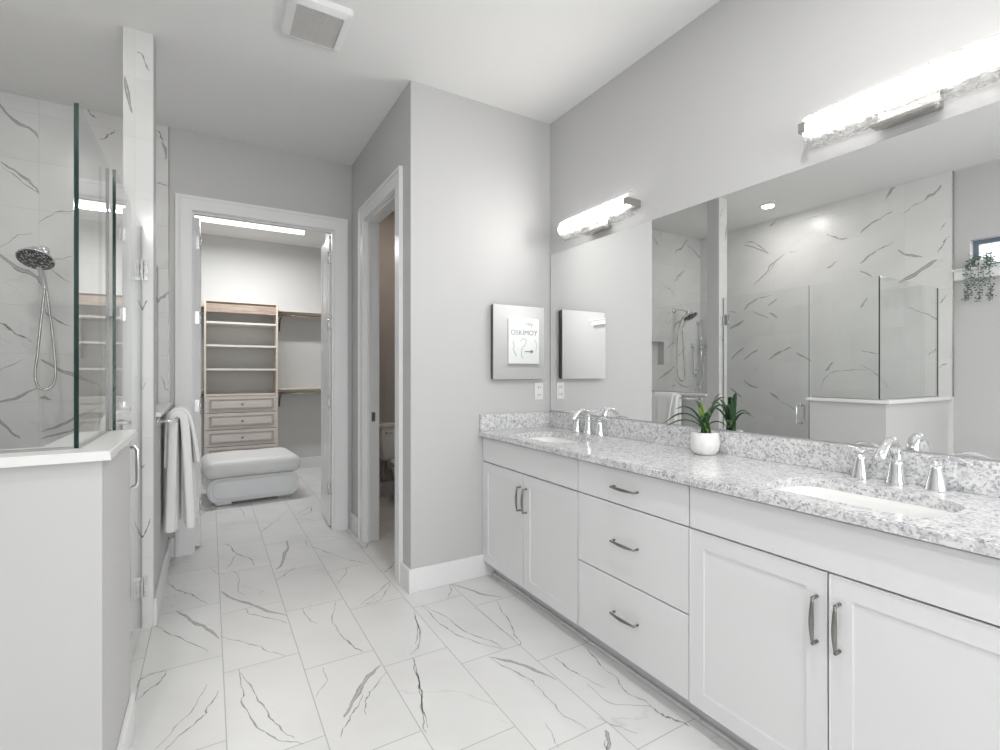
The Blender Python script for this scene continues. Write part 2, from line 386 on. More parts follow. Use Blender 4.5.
# traced marble veins: (width in mm, points on the tile face in metres)
VF = [(16,[(-0.156,3.226),(-0.104,3.118),(-0.068,3.023),(-0.034,2.975),(-0.0,2.897),(0.044,2.782)]),(4,[(0.044,2.804),(0.119,2.713),(0.192,2.624),(0.242,2.535),(0.305,2.461)]),(7,[(-0.226,3.692),(-0.181,3.566),(-0.131,3.476),(-0.092,3.42),(-0.015,3.244)]),(5,[(-0.249,3.112),(-0.175,2.967),(-0.108,2.863),(-0.006,2.682)]),(6,[(-0.165,2.606),(-0.214,2.605),(-0.253,2.58),(-0.262,2.516)]),(6,[(-0.165,2.601),(-0.176,2.534),(-0.218,2.479),(-0.255,2.425)]),(6,[(0.037,2.328),(-0.005,2.237),(-0.02,2.187),(-0.071,2.135),(-0.135,2.06)]),(3,[(-0.011,2.402),(-0.051,2.264),(-0.11,2.167),(-0.158,2.078)]),(16,[(0.057,3.379),(0.119,3.229),(0.169,3.156),(0.211,3.09),(0.276,2.97),(0.362,2.861)]),(5,[(0.171,3.06),(0.189,2.983),(0.256,2.905),(0.351,2.776)]),(5,[(0.108,2.452),(0.119,2.268),(0.112,2.188),(0.157,2.009),(0.216,1.906),(0.287,1.844)]),(5,[(0.118,2.421),(0.162,2.221),(0.193,2.08),(0.223,1.97),(0.259,1.889)]),(4,[(0.445,2.91),(0.449,2.791),(0.478,2.693)]),(4,[(0.619,2.89),(0.56,2.688),(0.563,2.53)]),(7,[(0.563,2.53),(0.585,2.406),(0.617,2.308)]),(18,[(0.659,2.165),(0.614,2.128),(0.572,2.092),(0.532,2.035),(0.484,1.968),(0.441,1.905)]),(5,[(0.665,2.098),(0.582,2.017),(0.556,1.988),(0.53,1.941),(0.514,1.881)]),(5,[(0.54,1.998),(0.486,1.927),(0.436,1.862),(0.403,1.811)]),(5,[(0.973,3.009),(0.886,2.912),(0.736,2.787)]),(4,[(0.973,3.009),(0.931,2.909),(0.838,2.782),(0.768,2.78),(0.736,2.787)]),(5,[(0.801,2.148),(0.779,2.017),(0.748,1.919),(0.724,1.826),(0.69,1.694)]),(4,[(0.953,2.511),(0.906,2.344),(0.853,2.248)]),(2.5,[(0.429,2.275),(0.429,2.177),(0.37,2.087)]),(7,[(0.098,4.318),(0.135,4.218),(0.167,4.028),(0.243,3.876),(0.264,3.714)]),(4,[(0.167,4.028),(0.131,3.866),(0.091,3.722)]),(7,[(0.358,4.46),(0.435,4.611),(0.503,4.728)]),(3,[(0.503,4.728),(0.641,5.04)]),(18,[(0.518,4.144),(0.505,3.969),(0.463,3.826),(0.425,3.643),(0.379,3.561)]),(6,[(0.366,3.376),(0.425,3.457),(0.495,3.544)]),(6,[(0.664,3.905),(0.711,3.789),(0.767,3.646)]),(3,[(0.767,3.646),(0.834,3.501)]),(7,[(0.834,3.501),(0.913,3.389)]),(6,[(0.647,4.068),(0.632,3.953)]),(6,[(0.995,3.831),(1.074,3.815),(0.985,3.656),(0.995,3.831)]),(7,[(1.116,3.309),(1.027,3.192),(0.982,3.15)]),(4,[(0.796,3.375),(0.761,3.259),(0.682,3.137)]),(7,[(0.676,4.837),(0.85,5.062),(0.804,4.851),(0.689,4.785)]),(9,[(-0.073,5.28),(0.013,5.507)]),(9,[(-0.233,4.082),(-0.183,4.208),(-0.097,4.267),(-0.036,4.337)]),(3,[(0.009,3.817),(0.036,3.71),(0.083,3.66)]),(4,[(0.255,5.413),(0.276,5.03)]),(3,[(0.112,3.71),(0.157,3.616),(0.151,3.334),(0.178,3.244)]),(10,[(1.279,2.78),(1.346,2.657),(1.385,2.555),(1.466,2.456)]),(5,[(1.279,2.78),(1.238,2.667),(1.181,2.614)]),(5,[(1.03,2.602),(1.086,2.425),(1.118,2.206),(1.176,2.099),(1.206,1.989)]),(5,[(1.03,2.602),(1.033,2.394),(1.059,2.241),(1.111,2.12),(1.192,1.997)]),(5,[(1.415,2.427),(1.382,2.316),(1.355,2.183),(1.317,2.089),(1.295,1.993),(1.27,1.984)]),(14,[(1.105,1.974),(1.159,1.911),(1.198,1.858),(1.235,1.777),(1.273,1.68)]),(5,[(1.105,1.958),(1.139,1.849),(1.176,1.743),(1.175,1.69)]),(3,[(1.175,1.69),(1.173,1.592),(1.165,1.495),(1.196,1.393)]),(6,[(1.368,1.818),(1.366,1.728),(1.379,1.65)]),(2.5,[(1.379,1.65),(1.412,1.537)]),(6,[(1.539,1.792),(1.521,1.712),(1.501,1.634)]),(4,[(1.501,1.634),(1.501,1.55),(1.469,1.478),(1.493,1.391),(1.49,1.336)]),(9,[(1.49,1.344),(1.49,1.302),(1.5,1.279),(1.521,1.241),(1.532,1.204)]),(5,[(0.804,2.136),(0.774,2.036),(0.759,1.936),(0.718,1.815),(0.682,1.707),(0.675,1.672)]),(5,[(0.964,2.563),(0.94,2.449),(0.883,2.255),(0.8,2.17)]),(14,[(1.249,1.351),(1.225,1.308),(1.187,1.272)]),(4,[(1.212,1.316),(1.181,1.276)]),(2.5,[(1.082,1.491),(1.058,1.406),(1.045,1.369)]),(2.5,[(1.272,2.426),(1.282,2.147),(1.29,2.031)]),(2.5,[(1.366,1.59),(1.37,1.452),(1.493,1.356)]),(2.5,[(1.265,1.414),(1.299,1.342),(1.338,1.279)])]
VB = [(13,[(-1.177,3.016),(-1.116,2.963),(-1.055,2.888),(-0.992,2.861),(-0.96,2.841),(-0.936,2.803)]),(9,[(-1.116,2.615),(-1.055,2.576),(-1.002,2.537),(-0.96,2.495),(-0.933,2.45)]),(4,[(-1.106,2.586),(-1.023,2.519),(-0.933,2.443)]),(4,[(-0.936,2.261),(-0.862,2.339),(-0.772,2.368),(-0.68,2.414)]),(7,[(-0.697,3.049),(-0.656,3.007)]),(7,[(-0.626,2.868),(-0.59,2.903),(-0.554,2.95)]),(18,[(-1.181,2.11),(-1.116,2.038),(-1.036,1.965),(-0.968,1.935),(-0.933,1.901),(-0.919,1.855)]),(8,[(-1.143,1.646),(-1.116,1.62),(-1.036,1.551),(-0.968,1.507)]),(7,[(-0.912,1.715),(-0.87,1.661),(-0.776,1.609)]),(12,[(-1.194,1.124),(-1.116,1.13),(-1.036,1.155),(-0.94,1.218)]),(16,[(-0.926,1.396),(-0.841,1.331),(-0.739,1.283),(-0.633,1.224)]),(9,[(-1.156,1.068),(-1.116,1.012),(-1.063,0.936),(-1.023,0.897)]),(13,[(-0.933,1.153),(-0.905,1.148),(-0.877,1.132)]),(9,[(-0.926,0.928),(-0.783,0.996),(-0.633,1.086)]),(9,[(-0.926,0.887),(-0.768,0.937),(-0.709,0.992)]),(4,[(-0.877,2.038),(-0.776,2.066)]),(4,[(-0.891,1.98),(-0.783,1.896)]),(3,[(-1.116,2.083),(-1.036,2.167),(-0.968,2.195)]),(3,[(-1.009,1.395),(-1.116,1.321)]),(12,[(-0.335,1.77),(-0.301,1.828),(-0.276,1.85),(-0.245,1.888)]),(4,[(-0.293,1.281),(-0.267,1.198),(-0.245,1.177)]),(7,[(-0.318,3.015),(-0.293,2.976),(-0.287,2.925)]),(12,[(-0.287,2.933),(-0.265,2.87),(-0.268,2.817)]),(5,[(-0.324,2.636),(-0.287,2.64),(-0.244,2.621)])]
VM = [(8,[(-0.704,2.766),(-0.677,2.66)]),(10,[(-1.26,2.906),(-1.351,2.845),(-1.444,2.791)]),(5,[(-1.159,2.934),(-1.26,2.906)]),(8,[(-0.975,2.799),(-1.063,2.869),(-1.152,2.933)]),(8,[(-0.975,2.447),(-1.098,2.577),(-1.224,2.638)]),(10,[(-0.664,2.44),(-0.754,2.368),(-0.872,2.332)]),(8,[(-0.654,2.084),(-0.704,2.042),(-0.804,2.036)]),(14,[(-0.654,1.215),(-0.804,1.295),(-0.941,1.365)])]
VL = [(12,[(3.267,2.978),(3.236,3.0),(3.203,3.024)]),(6,[(3.576,2.878),(3.438,2.828),(3.28,2.679)]),(8,[(3.576,2.841),(3.411,2.758),(3.28,2.674)]),(8,[(3.465,2.341),(3.306,2.456),(3.254,2.535),(3.092,2.634)]),(5,[(3.044,2.634),(2.973,2.638)]),(8,[(2.662,2.389),(2.62,2.409),(2.568,2.451)]),(7,[(2.662,2.75),(2.568,2.683),(2.468,2.652)]),(12,[(2.355,2.685),(2.276,2.747),(2.186,2.782)]),(5,[(2.186,2.782),(2.089,2.832)]),(14,[(2.141,2.958),(2.098,3.031),(2.072,3.044)]),(4,[(2.021,2.772),(1.93,2.827),(1.85,2.853)]),(14,[(1.858,2.852),(1.819,2.883),(1.773,2.898),(1.735,2.953)]),(12,[(2.355,2.383),(2.276,2.447),(2.222,2.478)]),(5,[(2.222,2.478),(2.081,2.535)]),(9,[(2.361,2.313),(2.258,2.241)]),(10,[(2.055,2.453),(1.979,2.39),(1.866,2.353)]),(22,[(2.046,2.144),(1.93,2.196),(1.85,2.251),(1.765,2.304)]),(7,[(1.758,2.36),(1.72,2.439),(1.683,2.497)]),(4,[(1.75,2.562),(1.698,2.616)]),(3,[(2.892,2.954),(2.758,2.964),(2.672,2.964)]),(14,[(3.581,2.065),(3.5,2.132),(3.402,2.176)]),(6,[(3.402,2.176),(3.25,2.193)]),(18,[(3.771,1.85),(3.685,1.882),(3.581,1.931)]),(8,[(3.481,2.035),(3.287,1.934)]),(12,[(3.287,2.07),(3.177,2.147)]),(12,[(3.269,1.994),(3.169,1.922)]),(12,[(3.749,1.474),(3.664,1.55),(3.581,1.605)]),(10,[(3.581,1.459),(3.5,1.525),(3.402,1.578)]),(16,[(3.276,1.456),(3.195,1.516),(3.123,1.549)]),(7,[(3.141,1.543),(3.0,1.597)]),(10,[(2.973,1.526),(2.899,1.482),(2.817,1.435)]),(10,[(3.581,1.221),(3.521,1.164),(3.402,1.13)]),(10,[(3.771,1.12),(3.602,1.009)]),(14,[(3.269,1.086),(3.213,1.044),(3.158,1.007)]),(4,[(3.158,0.992),(2.966,0.897)]),(5,[(3.793,2.069),(3.685,2.038)]),(4,[(3.287,2.455),(3.177,2.581)]),(14,[(2.671,1.323),(2.637,1.37),(2.607,1.419)]),(4,[(2.722,1.141),(2.658,1.282),(2.508,1.331),(2.298,1.335)]),(10,[(2.355,1.945),(2.325,1.993),(2.298,2.037)]),(5,[(2.355,1.532),(2.275,1.503),(2.187,1.488)]),(8,[(1.862,1.848),(1.805,1.811),(1.759,1.767)]),(5,[(1.979,1.909),(1.862,1.848)]),(4,[(2.355,1.388),(2.209,1.284),(2.123,1.158)]),(7,[(1.824,1.464),(1.768,1.521)]),(6,[(1.749,1.918),(1.695,1.981)]),(6,[(1.749,1.356),(1.695,1.39)])]

# ================================================================== THE SETTING
CH = 3.05; XW = 2.055; XL = -1.42; YF = 2.785; YB = 4.19; XH = 1.03; YR = -1.8; YC = 7.2
# floor
bm = bmesh.new(); box(bm, -1.6, 2.2, -1.95, 7.35, -0.12, 0.0)
veins(bm, VF, lambda a, b: Vector((a, b, 0.0005)))
struct('floor', bm, M['tile_floor'], 'floor of veined white marble-look tiles laid in a stepped offset', 'floor')
# ceiling
bm = bmesh.new()
box(bm, -1.6, 2.2, -1.95, 7.35, CH, CH+0.12)
struct('ceiling', bm, M['ceiling'], 'flat white ceiling', 'ceiling')
# right (vanity) wall
struct('wall_right', B(XW, XW+0.12, -1.95, YF, 0, CH), M['paint'], 'grey painted wall behind the vanity and long mirror', 'wall')
# far wall right of the water closet door (short wall carrying the medicine cabinet)
struct('wall_far', B(XH, XW+0.12, YF, YF+0.115, 0, CH), M['paint'], 'grey wall with the small mirrored cabinet, beside the vanity end', 'wall')
# hall side wall with the water-closet door opening
WD0, WD1, DH = 3.03, 3.80, 2.485
bm = bmesh.new(); plate(bm, [(YF+0.115, 0), (WD0, 0), (WD0, DH), (WD1, DH), (WD1, 0), (YB, 0), (YB, CH), (YF+0.115, CH)], [], XH, XH+0.115, lambda u, v, h: Vector((h, u, v)))
struct('wall_hall', bm, M['paint'], 'grey side wall of the passage around the toilet room door', 'wall')
# wall at the end of the passage with the closet opening
CD0, CD1 = -0.11, 0.89
bm = bmesh.new(); plate(bm, [(-0.25, 0), (CD0, 0), (CD0, DH), (CD1, DH), (CD1, 0), (XH+0.115, 0), (XH+0.115, CH), (-0.25, CH)], [], YB, YB+0.115, lambda u, v, h: Vector((u, h, v)))
struct('wall_passage_end', bm, M['paint'], 'grey wall around the open closet doorway', 'wall')
# shower back wall with recessed niche
NX0, NX1, NZ0, NZ1 = -0.73, -0.42, 1.405, 1.69
bm = bmesh.new(); plate(bm, rect(XL-0.12, -0.25, 0, CH), [rect(NX0, NX1, NZ0, NZ1)], YB, YB+0.115, lambda u, v, h: Vector((u, h, v)))
box(bm, NX0-.01, NX1+.01, YB+0.09, YB+0.115, NZ0-.01, NZ1+.01)
veins(bm, VB+[v for v in VM if v[1][0][0] < -1.1], lambda a, b: Vector((a, YB-0.0006, b)), 0.008, 1.15)
struct('wall_shower_back', bm, M['tile_back'], 'veined white tile wall behind the round shower head', 'wall')
# left wall: tiled inside the shower, painted with a transom window beyond
bm = bmesh.new(); box(bm, XL-0.12, XL, 1.66, YB, 0, CH)
veins(bm, VL, lambda a, b: Vector((XL+0.0006, a, b)), 0.008, 1.35)
struct('wall_shower_left', bm, M['tile_left'], 'veined white tile wall of the shower, seen in the long mirror', 'wall')
WN = rect(-0.55, 1.55, 2.19, 2.43)
bm = bmesh.new(); plate(bm, rect(YR-.15, 1.66, 0, CH), [WN], XL-0.02, XL-0.16, lambda u, v, h: Vector((h, u, v)))
struct('wall_left', bm, M['paint'], 'pale grey wall with the high window, reflected in the mirror', 'wall')
# wall behind the camera, with an unseen window added to let in fill light
bm = bmesh.new(); plate(bm, rect(XL-0.12, XW+0.12, 0, CH), [rect(0.05, 1.85, 0.75, 2.5)], YR, YR-0.14, lambda u, v, h: Vector((u, h, v)))
struct('wall_rear', bm, M['paint'], 'grey wall behind the camera with a white canvas on it', 'wall')
def window(name, fn, u0, u1, v0, v1, mull, d0, d1, label, mt='trim'):
    bm = bmesh.new(); plate(bm, rect(u0, u1, v0, v1), [rect(a, b, v0+.035, v1-.035) for a, b in mull], d0, d1, fn)
    w = struct(name, bm, M[mt], label, 'window')
    bm = bmesh.new(); dm = (d0+d1)/2; plate(bm, rect(u0+.02, u1-.02, v0+.02, v1-.02), [], dm-.003, dm+.003, fn)
    off = w.location.copy(); p = mk('pane', bm, M['glass'], w); return w
M['slate'] = plain('slate_window_frame', (0.16, 0.20, 0.25), 0.4)
window('window_1', lambda u, v, h: Vector((h, u, v)), -0.55, 1.55, 2.19, 2.43, [(-.515, .48), (.52, 1.515)], XL-.13, XL-.09, 'high narrow window above the trailing plant, reflected in the mirror', 'slate')
window('fill_window', lambda u, v, h: Vector((u, h, v)), 0.05, 1.85, 0.75, 2.5, [(.09, .93), (.97, 1.81)], YR-.06, YR-.11, 'unseen tall window added behind the camera for fill light')
struct('trim_1', B(XL-.02, XL+.028, -0.8, 1.643, 2.095, 2.175, bev=.004), M['trim'], 'white apron board under the high window', 'trim')
bm = bmesh.new(); box(bm, XL-.1, XL+.045, -0.85, 1.655, 2.172, 2.19, bev=.003)
struct('trim_2', bm, M['trim'], 'white window sill ledge under the trailing plant', 'trim')

# closet shell and toilet room shell
bm = bmesh.new()
box(bm, -1.6, 2.2, YC, YC+0.12, 0, CH)
struct('wall_closet_back', bm, M['closet_paint'], 'off-white back wall of the walk-in closet', 'wall')
struct('wall_closet_left', B(-1.55, -1.43, YB+.115, YC, 0, CH), M['closet_paint'])
struct('wall_closet_right', B(XH, XH+0.115, YB+.115, 5.27, 0, CH), M['closet_paint'])
struct('wall_closet_outer', B(XW+.02, XW+0.14, YF+.115, YC, 0, CH), M['closet_paint'])
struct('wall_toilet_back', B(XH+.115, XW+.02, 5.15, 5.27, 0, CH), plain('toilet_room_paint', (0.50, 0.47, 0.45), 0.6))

# shower pier (full height), low walls and their stone caps
bm = bmesh.new(); box(bm, -0.374, -0.25, 3.085, 3.22, 0, CH)
for w, pts in ((14, [(-.367, 2.80), (-.352, 2.70), (-.338, 2.62)]), (5, [(-.318, 2.94), (-.295, 2.93), (-.275, 2.87), (-.262, 2.86)]), (9, [(-.322, 1.62), (-.30, 1.63), (-.275, 1.68)]), (4, [(-.322, 1.21), (-.30, 1.22), (-.28, 1.26)]), (4, [(-.30, .82), (-.285, .84)]), (6, [(-.31, .44), (-.295, .47), (-.28, .50), (-.262, .56)])):
    veins(bm, [(w, pts)], lambda a, b: Vector((a, 3.0844, b)), 0.002)
struct('wall_shower_pier', bm, M['tile_pier'], 'full-height tiled pier carrying the glass door hinges', 'wall')
struct('wall_pier_side', B(-0.252, -0.2485, 3.09, 3.22, 0, CH), M['paint'])
CZ = 1.10
# front low wall, L-shaped in plan
Lp = [(XL, 1.69), (-0.25, 1.69), (-0.25, 2.23), (-0.39, 2.23), (-0.39, 1.83), (XL, 1.83)]
bm = bmesh.new(); plate(bm, Lp, [], 0, CZ-.022, lambda u, v, h: Vector((u, v, h)))
struct('wall_shower_low_front', bm, M['paint'], 'grey L-shaped low wall of the shower in the left foreground', 'wall')
Lc = [(XL, 1.665), (-0.23, 1.665), (-0.23, 2.25), (-0.41, 2.25), (-0.41, 1.85), (XL, 1.85)]
bm = bmesh.new(); plate(bm, Lc, [], CZ-.022, CZ, lambda u, v, h: Vector((u, v, h)))
bmesh.ops.bevel(bm, geom=[e for e in bm.edges if len(e.link_faces) == 2 and e.calc_face_angle(0) > 1], offset=.003, segments=2, affect='EDGES')
struct('trim_3', bm, M['solid'], 'white stone cap on the L-shaped low wall', 'trim')
struct('wall_shower_low_rear', B(-0.374, -0.25, 3.22, YB, 0, CZ-.03), M['paint'], 'grey low wall behind the hanging towels', 'wall')
struct('trim_4', B(-0.39, -0.225, 3.222, YB-.001, CZ-.03, CZ-.005, bev=.003), M['solid'], 'white stone cap on the low wall above the towel bar', 'trim')
struct('trim_9', B(XL-.01, XL+.004, 1.652, 1.659, CZ, CH), M['nickel'])
struct('trim_10', B(-.251, -.2455, YB-.004, YB+.002, CZ, CH), M['nickel'])
# curb line of the shower entry
struct('trim_5', B(-0.285, -0.262, 2.232, 3.084, -0.002, 0.004), M['tile_floor'])

# baseboards
def baseboard(name, x0, x1, y0, y1, h=0.14, label=None):
    struct(name, B(x0, x1, y0, y1, 0, h, bev=.004), M['trim'], label, 'baseboard' if label else None)
baseboard('baseboard_far', XH-.016, 1.6, YF-.016, YF, label='white baseboard between the passage corner and the vanity')
baseboard('baseboard_hall_near', XH-.016, XH, YF, 2.928)
baseboard('baseboard_hall_far', XH-.016, XH, 3.915, YB)
baseboard('baseboard_shower_front', XL, -0.234, 1.674, 1.69)
baseboard('baseboard_shower_side', -0.25, -0.234, 1.69, 2.23, label='white baseboard along the low shower wall')
baseboard('baseboard_pier', -0.25, -0.234, 3.087, YB-.02, label='white baseboard below the towel bar')
baseboard('baseboard_passage_left', -0.25, -0.213, YB-.016, YB)
baseboard('baseboard_closet', -1.43, 2.06, YC-.016, YC)
baseboard('baseboard_toilet', XH+.115, XW+.02, 5.134, 5.15)

# door casings
def casing(name, fn, u0, u1, zt, w, d, side, label, reveal):
    """flat casing with back band and jambs around an opening; fn(u, z, depth)"""
    bm = bmesh.new()
    plate(bm, [(u0-w, 0), (u0, 0), (u0, zt), (u1, zt), (u1, 0), (u1+w, 0), (u1+w, zt+w), (u0-w, zt+w)], [], 0, 0.016, fn)
    plate(bm, [(u0-w, 0), (u0-w+.022, 0), (u0-w+.022, zt+w-.022), (u1+w-.022, zt+w-.022), (u1+w-.022, 0), (u1+w, 0), (u1+w, zt+w), (u0-w, zt+w)], [], 0.0155, 0.024, fn)
    j = .005
    plate(bm, [(u0-.001, 0), (u0+j, 0), (u0+j, zt-j), (u1-j, zt-j), (u1-j, 0), (u1+.001, 0), (u1+.001, zt), (u0-.001, zt)], [], 0.004, -reveal, fn)
    # stop
    plate(bm, [(u0+j, 0), (u0+j+.012, 0), (u0+j+.012, zt-j-.012), (u1-j-.012, zt-j-.012), (u1-j-.012, 0), (u1-j, 0), (u1-j, zt-j), (u0+j, zt-j)], [], -.020, -.040, fn)
    return struct(name, bm, M['trim'], label, 'door casing')
casing('trim_6', lambda u, v, h: Vector((u, YB-h, v)), CD0, CD1, DH, 0.10, .016, 1, 'white casing around the closet doorway', .115)
casing('trim_7', lambda u, v, h: Vector((XH-h, u, v)), WD0, WD1, DH, 0.105, .016, 1, 'white casing around the narrow toilet room doorway', .115)
struct('trim_8', B(1.085, 1.112, WD1-.0075, WD1-.005, 0.93, 1.0), M['dark_nickel'], 'dark strike plate on the toilet room door jamb', 'strike plate')

# closet door leaves, standing open inside the closet
def leaf(name, xh, side, label, ang=0.0):
    y0 = YB+.118; th = .035; w = .485
    x0, x1 = (xh, xh+th) if side > 0 else (xh-th, xh)
    bm = bmesh.new(); box(bm, x0, x1, y0, y0+w, .012, DH-.02, bev=.002)
    xf = x1 if side > 0 else x0
    for z0, z1 in ((.22, 1.0), (1.12, DH-.16)):
        for (a, b, c, d) in ((y0+.09, y0+.10, z0, z1), (y0+w-.10, y0+w-.09, z0, z1), (y0+.09, y0+w-.09, z0, z0+.01), (y0+.09, y0+w-.09, z1-.01, z1)):
            box(bm, xf-.003, xf+.004, a, b, c, d)
    RM = Matrix.Translation((xh, y0, 0)) @ Matrix.Rotation(radians(ang), 4, 'Z') @ Matrix.Translation((-xh, -y0, 0))
    bm.transform(RM)
    o = struct(name, bm, M['trim'], label, 'door')
    for z in (.33, 1.06, 1.72, 2.28):
        h = bmesh.new(); s = side
        tube(h, [(xf+s*.004, y0-.006, z-.045), (xf+s*.004, y0-.006, z+.045)], .0065, 8)
        box(h, x0+.002, x1-.002, y0-.003, y0+.001, z-.045, z+.045)
        box(h, xf-s*.001, xf+s*.002, y0, y0+.03, z-.045, z+.045)
        for zz in (-.03, 0, .03): box(h, xf, xf+s*.0035, y0+.012, y0+.018, z+zz-.003, z+zz+.003)
        h.transform(RM)
        k = mk('hinge', h, M['nickel_light'], o); k['kind'] = 'structure'
    return o
M['nickel_light'] = plain('satin_hinge_metal', (0.80, 0.80, 0.80), 0.22, 0.8, var=0.02)
leaf('door_1', CD0+.012, 1, 'left closet door leaf, standing open edge-on')
leaf('door_2', CD1+.013, -1, 'right closet door leaf, standing open', -3.2)

# ================================================================== SHOWER GLASS AND FITTINGS
def glass_slab(name, x0, x1, y0, y1, z0, z1, parent, clear_end=False):
    bm = bmesh.new(); box(bm, x0, x1, y0, y1, z0, z1)
    thin = 0 if (x1-x0) < (y1-y0) else 1
    bm.normal_update()
    for f in bm.faces:
        f.material_index = 0 if abs(f.normal[thin]) > .9 or abs(f.normal.z) > .9 or (clear_end and f.normal.y > .9) else 1
    return mk(name, bm, [M['glass'], M['gedge']], parent)
GX = -0.315; GT = 0.010; GZ = 2.052
t = thing('glass_panel', 'clear glass panel on the low shower wall, facing the camera at far left', 'glass panel', (-0.9, 1.76, CZ))
glass_slab('pane', XL+.002, GX-GT/2-.001, 1.755, 1.765, CZ+.002, GZ, t)
mk('bottom_channel', B(XL+.002, GX-GT/2-.001, 1.752, 1.768, CZ-.0005, CZ+.006), M['nickel'], t)
t = thing('glass_panel', 'clear glass side panel on the low shower wall, between green-edged corner and shower door', 'glass panel', (GX, 2.0, CZ))
glass_slab('pane', GX-GT/2, GX+GT/2, 1.755, 2.245, CZ+.002, GZ, t, True)
mk('bottom_channel', B(GX-.008, GX+.008, 1.755, 2.245, CZ-.0005, CZ+.006), M['nickel'], t)
GX = -.300
t = thing('shower_door', 'frameless glass shower door hinged on the tiled pier', 'shower door', (GX, 2.26, 0.01))
glass_slab('pane', GX-GT/2, GX+GT/2, 2.262, 3.074, .012, GZ, t)
def door_hinge(z, par):
    bm = bmesh.new()
    for s in (-1, 1):
        box(bm, GX+s*.0055, GX+s*.011, 3.015, 3.072, z-.052, z+.052, bev=.002)
        box(bm, GX+s*.012, GX+s*.030, 3.0762, 3.083, z-.052, z+.052, bev=.002)
    tube(bm, [(GX, 3.070, z-.054), (GX, 3.070, z+.054)], .0095, 12)
    for s in (-1, 1):
        for zz in (-.025, .025):
            lathe(bm, [(.006, 0), (.006, -.002), (.003, -.003)], (GX+s*.022, 3.0765, z+zz), 10, 'Y')
    return mk('hinge', bm, M['chrome'], par)
door_hinge(1.83, t); door_hinge(.22, t)
def door_pull(par):
    bm = bmesh.new(); y = 2.335; z0, z1 = .87, 1.028
    for s in (-1, 1):
        x = GX+s*.062
        P = [(GX+s*.005, y, z0), (GX+s*.04, y, z0), (x-s*.006, y, z0+.004), (x, y, z0+.018), (x, y, z1-.018), (x-s*.006, y, z1-.004), (GX+s*.04, y, z1), (GX+s*.005, y, z1)]
        tube(bm, P, .0085, 12)
        for z in (z0, z1): lathe(bm, [(.014, 0), (.014, .004*s), (.009, .007*s)], (GX+s*.005, y, z), 12, 'X')
    return mk('handle', bm, M['chrome'], par)
door_pull(t)
GX = -.315
t = thing('glass_panel', 'clear glass panel above the low wall and towel bar, beyond the tiled pier', 'glass panel', (GX, 3.7, CZ-.005))
glass_slab('pane', GX-GT/2, GX+GT/2, 3.224, YB-.003, CZ-.003, GZ, t)
mk('bottom_channel', B(GX-.008, GX+.008, 3.224, YB-.003, CZ-.0055, CZ+.001), M['nickel'], t)

# round shower head with its hand hose
hx, hy = -0.893, 3.93
t = thing('wall_shower_fixture', 'round chrome shower head with looping hose, on the tiled back wall', 'shower head', (-0.915, YB, 1.2))
bm = bmesh.new(); lathe(bm, [(.034, 0), (.034, -.006), (.022, -.016), (.010, -.018)], (-.915, YB, 2.085), 24, 'Y')
mk('wall_flange', bm, M['chrome'], t)
bm = bmesh.new(); tube(bm, spline([(-.915, YB-.005, 2.085), (-.914, 4.12, 2.09), (-.912, 4.05, 2.075), (-.912, 4.0, 2.045)], 5), .010, 12)
lathe(bm, [(.014, -.02), (.022, -.008), (.026, .01), (.022, .028), (.012, .036)], (-.912, 3.985, 2.035), 20)
mk('arm', bm, M['chrome'], t)
# head disc, tilted towards the room
T = Matrix.Translation((hx, hy, 1.985)) @ Matrix.Rotation(radians(-31), 4, 'X') @ Matrix.Rotation(radians(5), 4, 'Y')
tb = bmesh.new(); lathe(tb, [(.030, .034), (.06, .026), (.085, .012), (.090, .002), (.088, -.004)], (0, 0, 0), 36)
bm = bmesh.new(); merge(bm, tb, mat=T); disc = mk('head', bm, M['chrome'], t)
tb = bmesh.new(); lathe(tb, [(.085, -.0035), (.085, -.0065), (.05, -.008), (.02, -.0085)], (0, 0, 0), 36)
bm = bmesh.new(); merge(bm, tb, mat=T); mk('spray_face', bm, M['showerface'], disc)
bm = bmesh.new(); tube(bm, spline([(-.90, 3.97, 2.0), (-.885, 4.0, 1.93), (-.878, 4.02, 1.87), (-.873, 4.03, 1.82)], 5), [.017]*6+[.014]*6+[.012]*4, 12)
mk('hand_grip', bm, M['chrome'], t)
bm = bmesh.new(); tube(bm, spline([(-.874, 4.03, 1.83), (-.885, 4.03, 1.70), (-.905, 4.03, 1.45), (-.918, 4.03, 1.30), (-.905, 4.03, 1.225), (-.870, 4.035, 1.205), (-.838, 4.05, 1.24), (-.832, 4.07, 1.33), (-.85, 4.09, 1.55), (-.873, 4.10, 1.75), (-.885, 4.08, 1.90), (-.90, 4.04, 2.0)], 8), .0075, 8)
mk('hose', bm, M['nickel'], t)
# slide bar with hand shower, seen in the mirror
t = thing('slide_bar_shower', 'chrome slide-bar hand shower near the shower corner, seen in the long mirror', 'hand shower', (-1.36, YB, 1.1))
bm = bmesh.new(); tube(bm, [(-1.36, 4.13, 1.12), (-1.36, 4.13, 1.99)], .011, 12)
for z in (1.16, 1.95):
    tube(bm, [(-1.36, 4.13, z), (-1.36, YB, z)], .011, 10); lathe(bm, [(.024, 0), (.024, -.006), (.014, -.012)], (-1.36, YB, z), 16, 'Y')
mk('slide_bar', bm, M['chrome'], t)
bm = bmesh.new(); lathe(bm, [(.02, -.03), (.024, 0), (.02, .03)], (-1.36, 4.13, 1.63), 16)
tube(bm, [(-1.36, 4.12, 1.63), (-1.375, 4.06, 1.65), (-1.385, 4.02, 1.70)], .012, 10)
mk('slider', bm, M['chrome'], t)
bm = bmesh.new(); tube(bm, spline([(-1.37, 4.08, 1.56), (-1.375, 4.05, 1.66), (-1.38, 4.0, 1.78)], 4), [.011]*4+[.015]*5, 10)
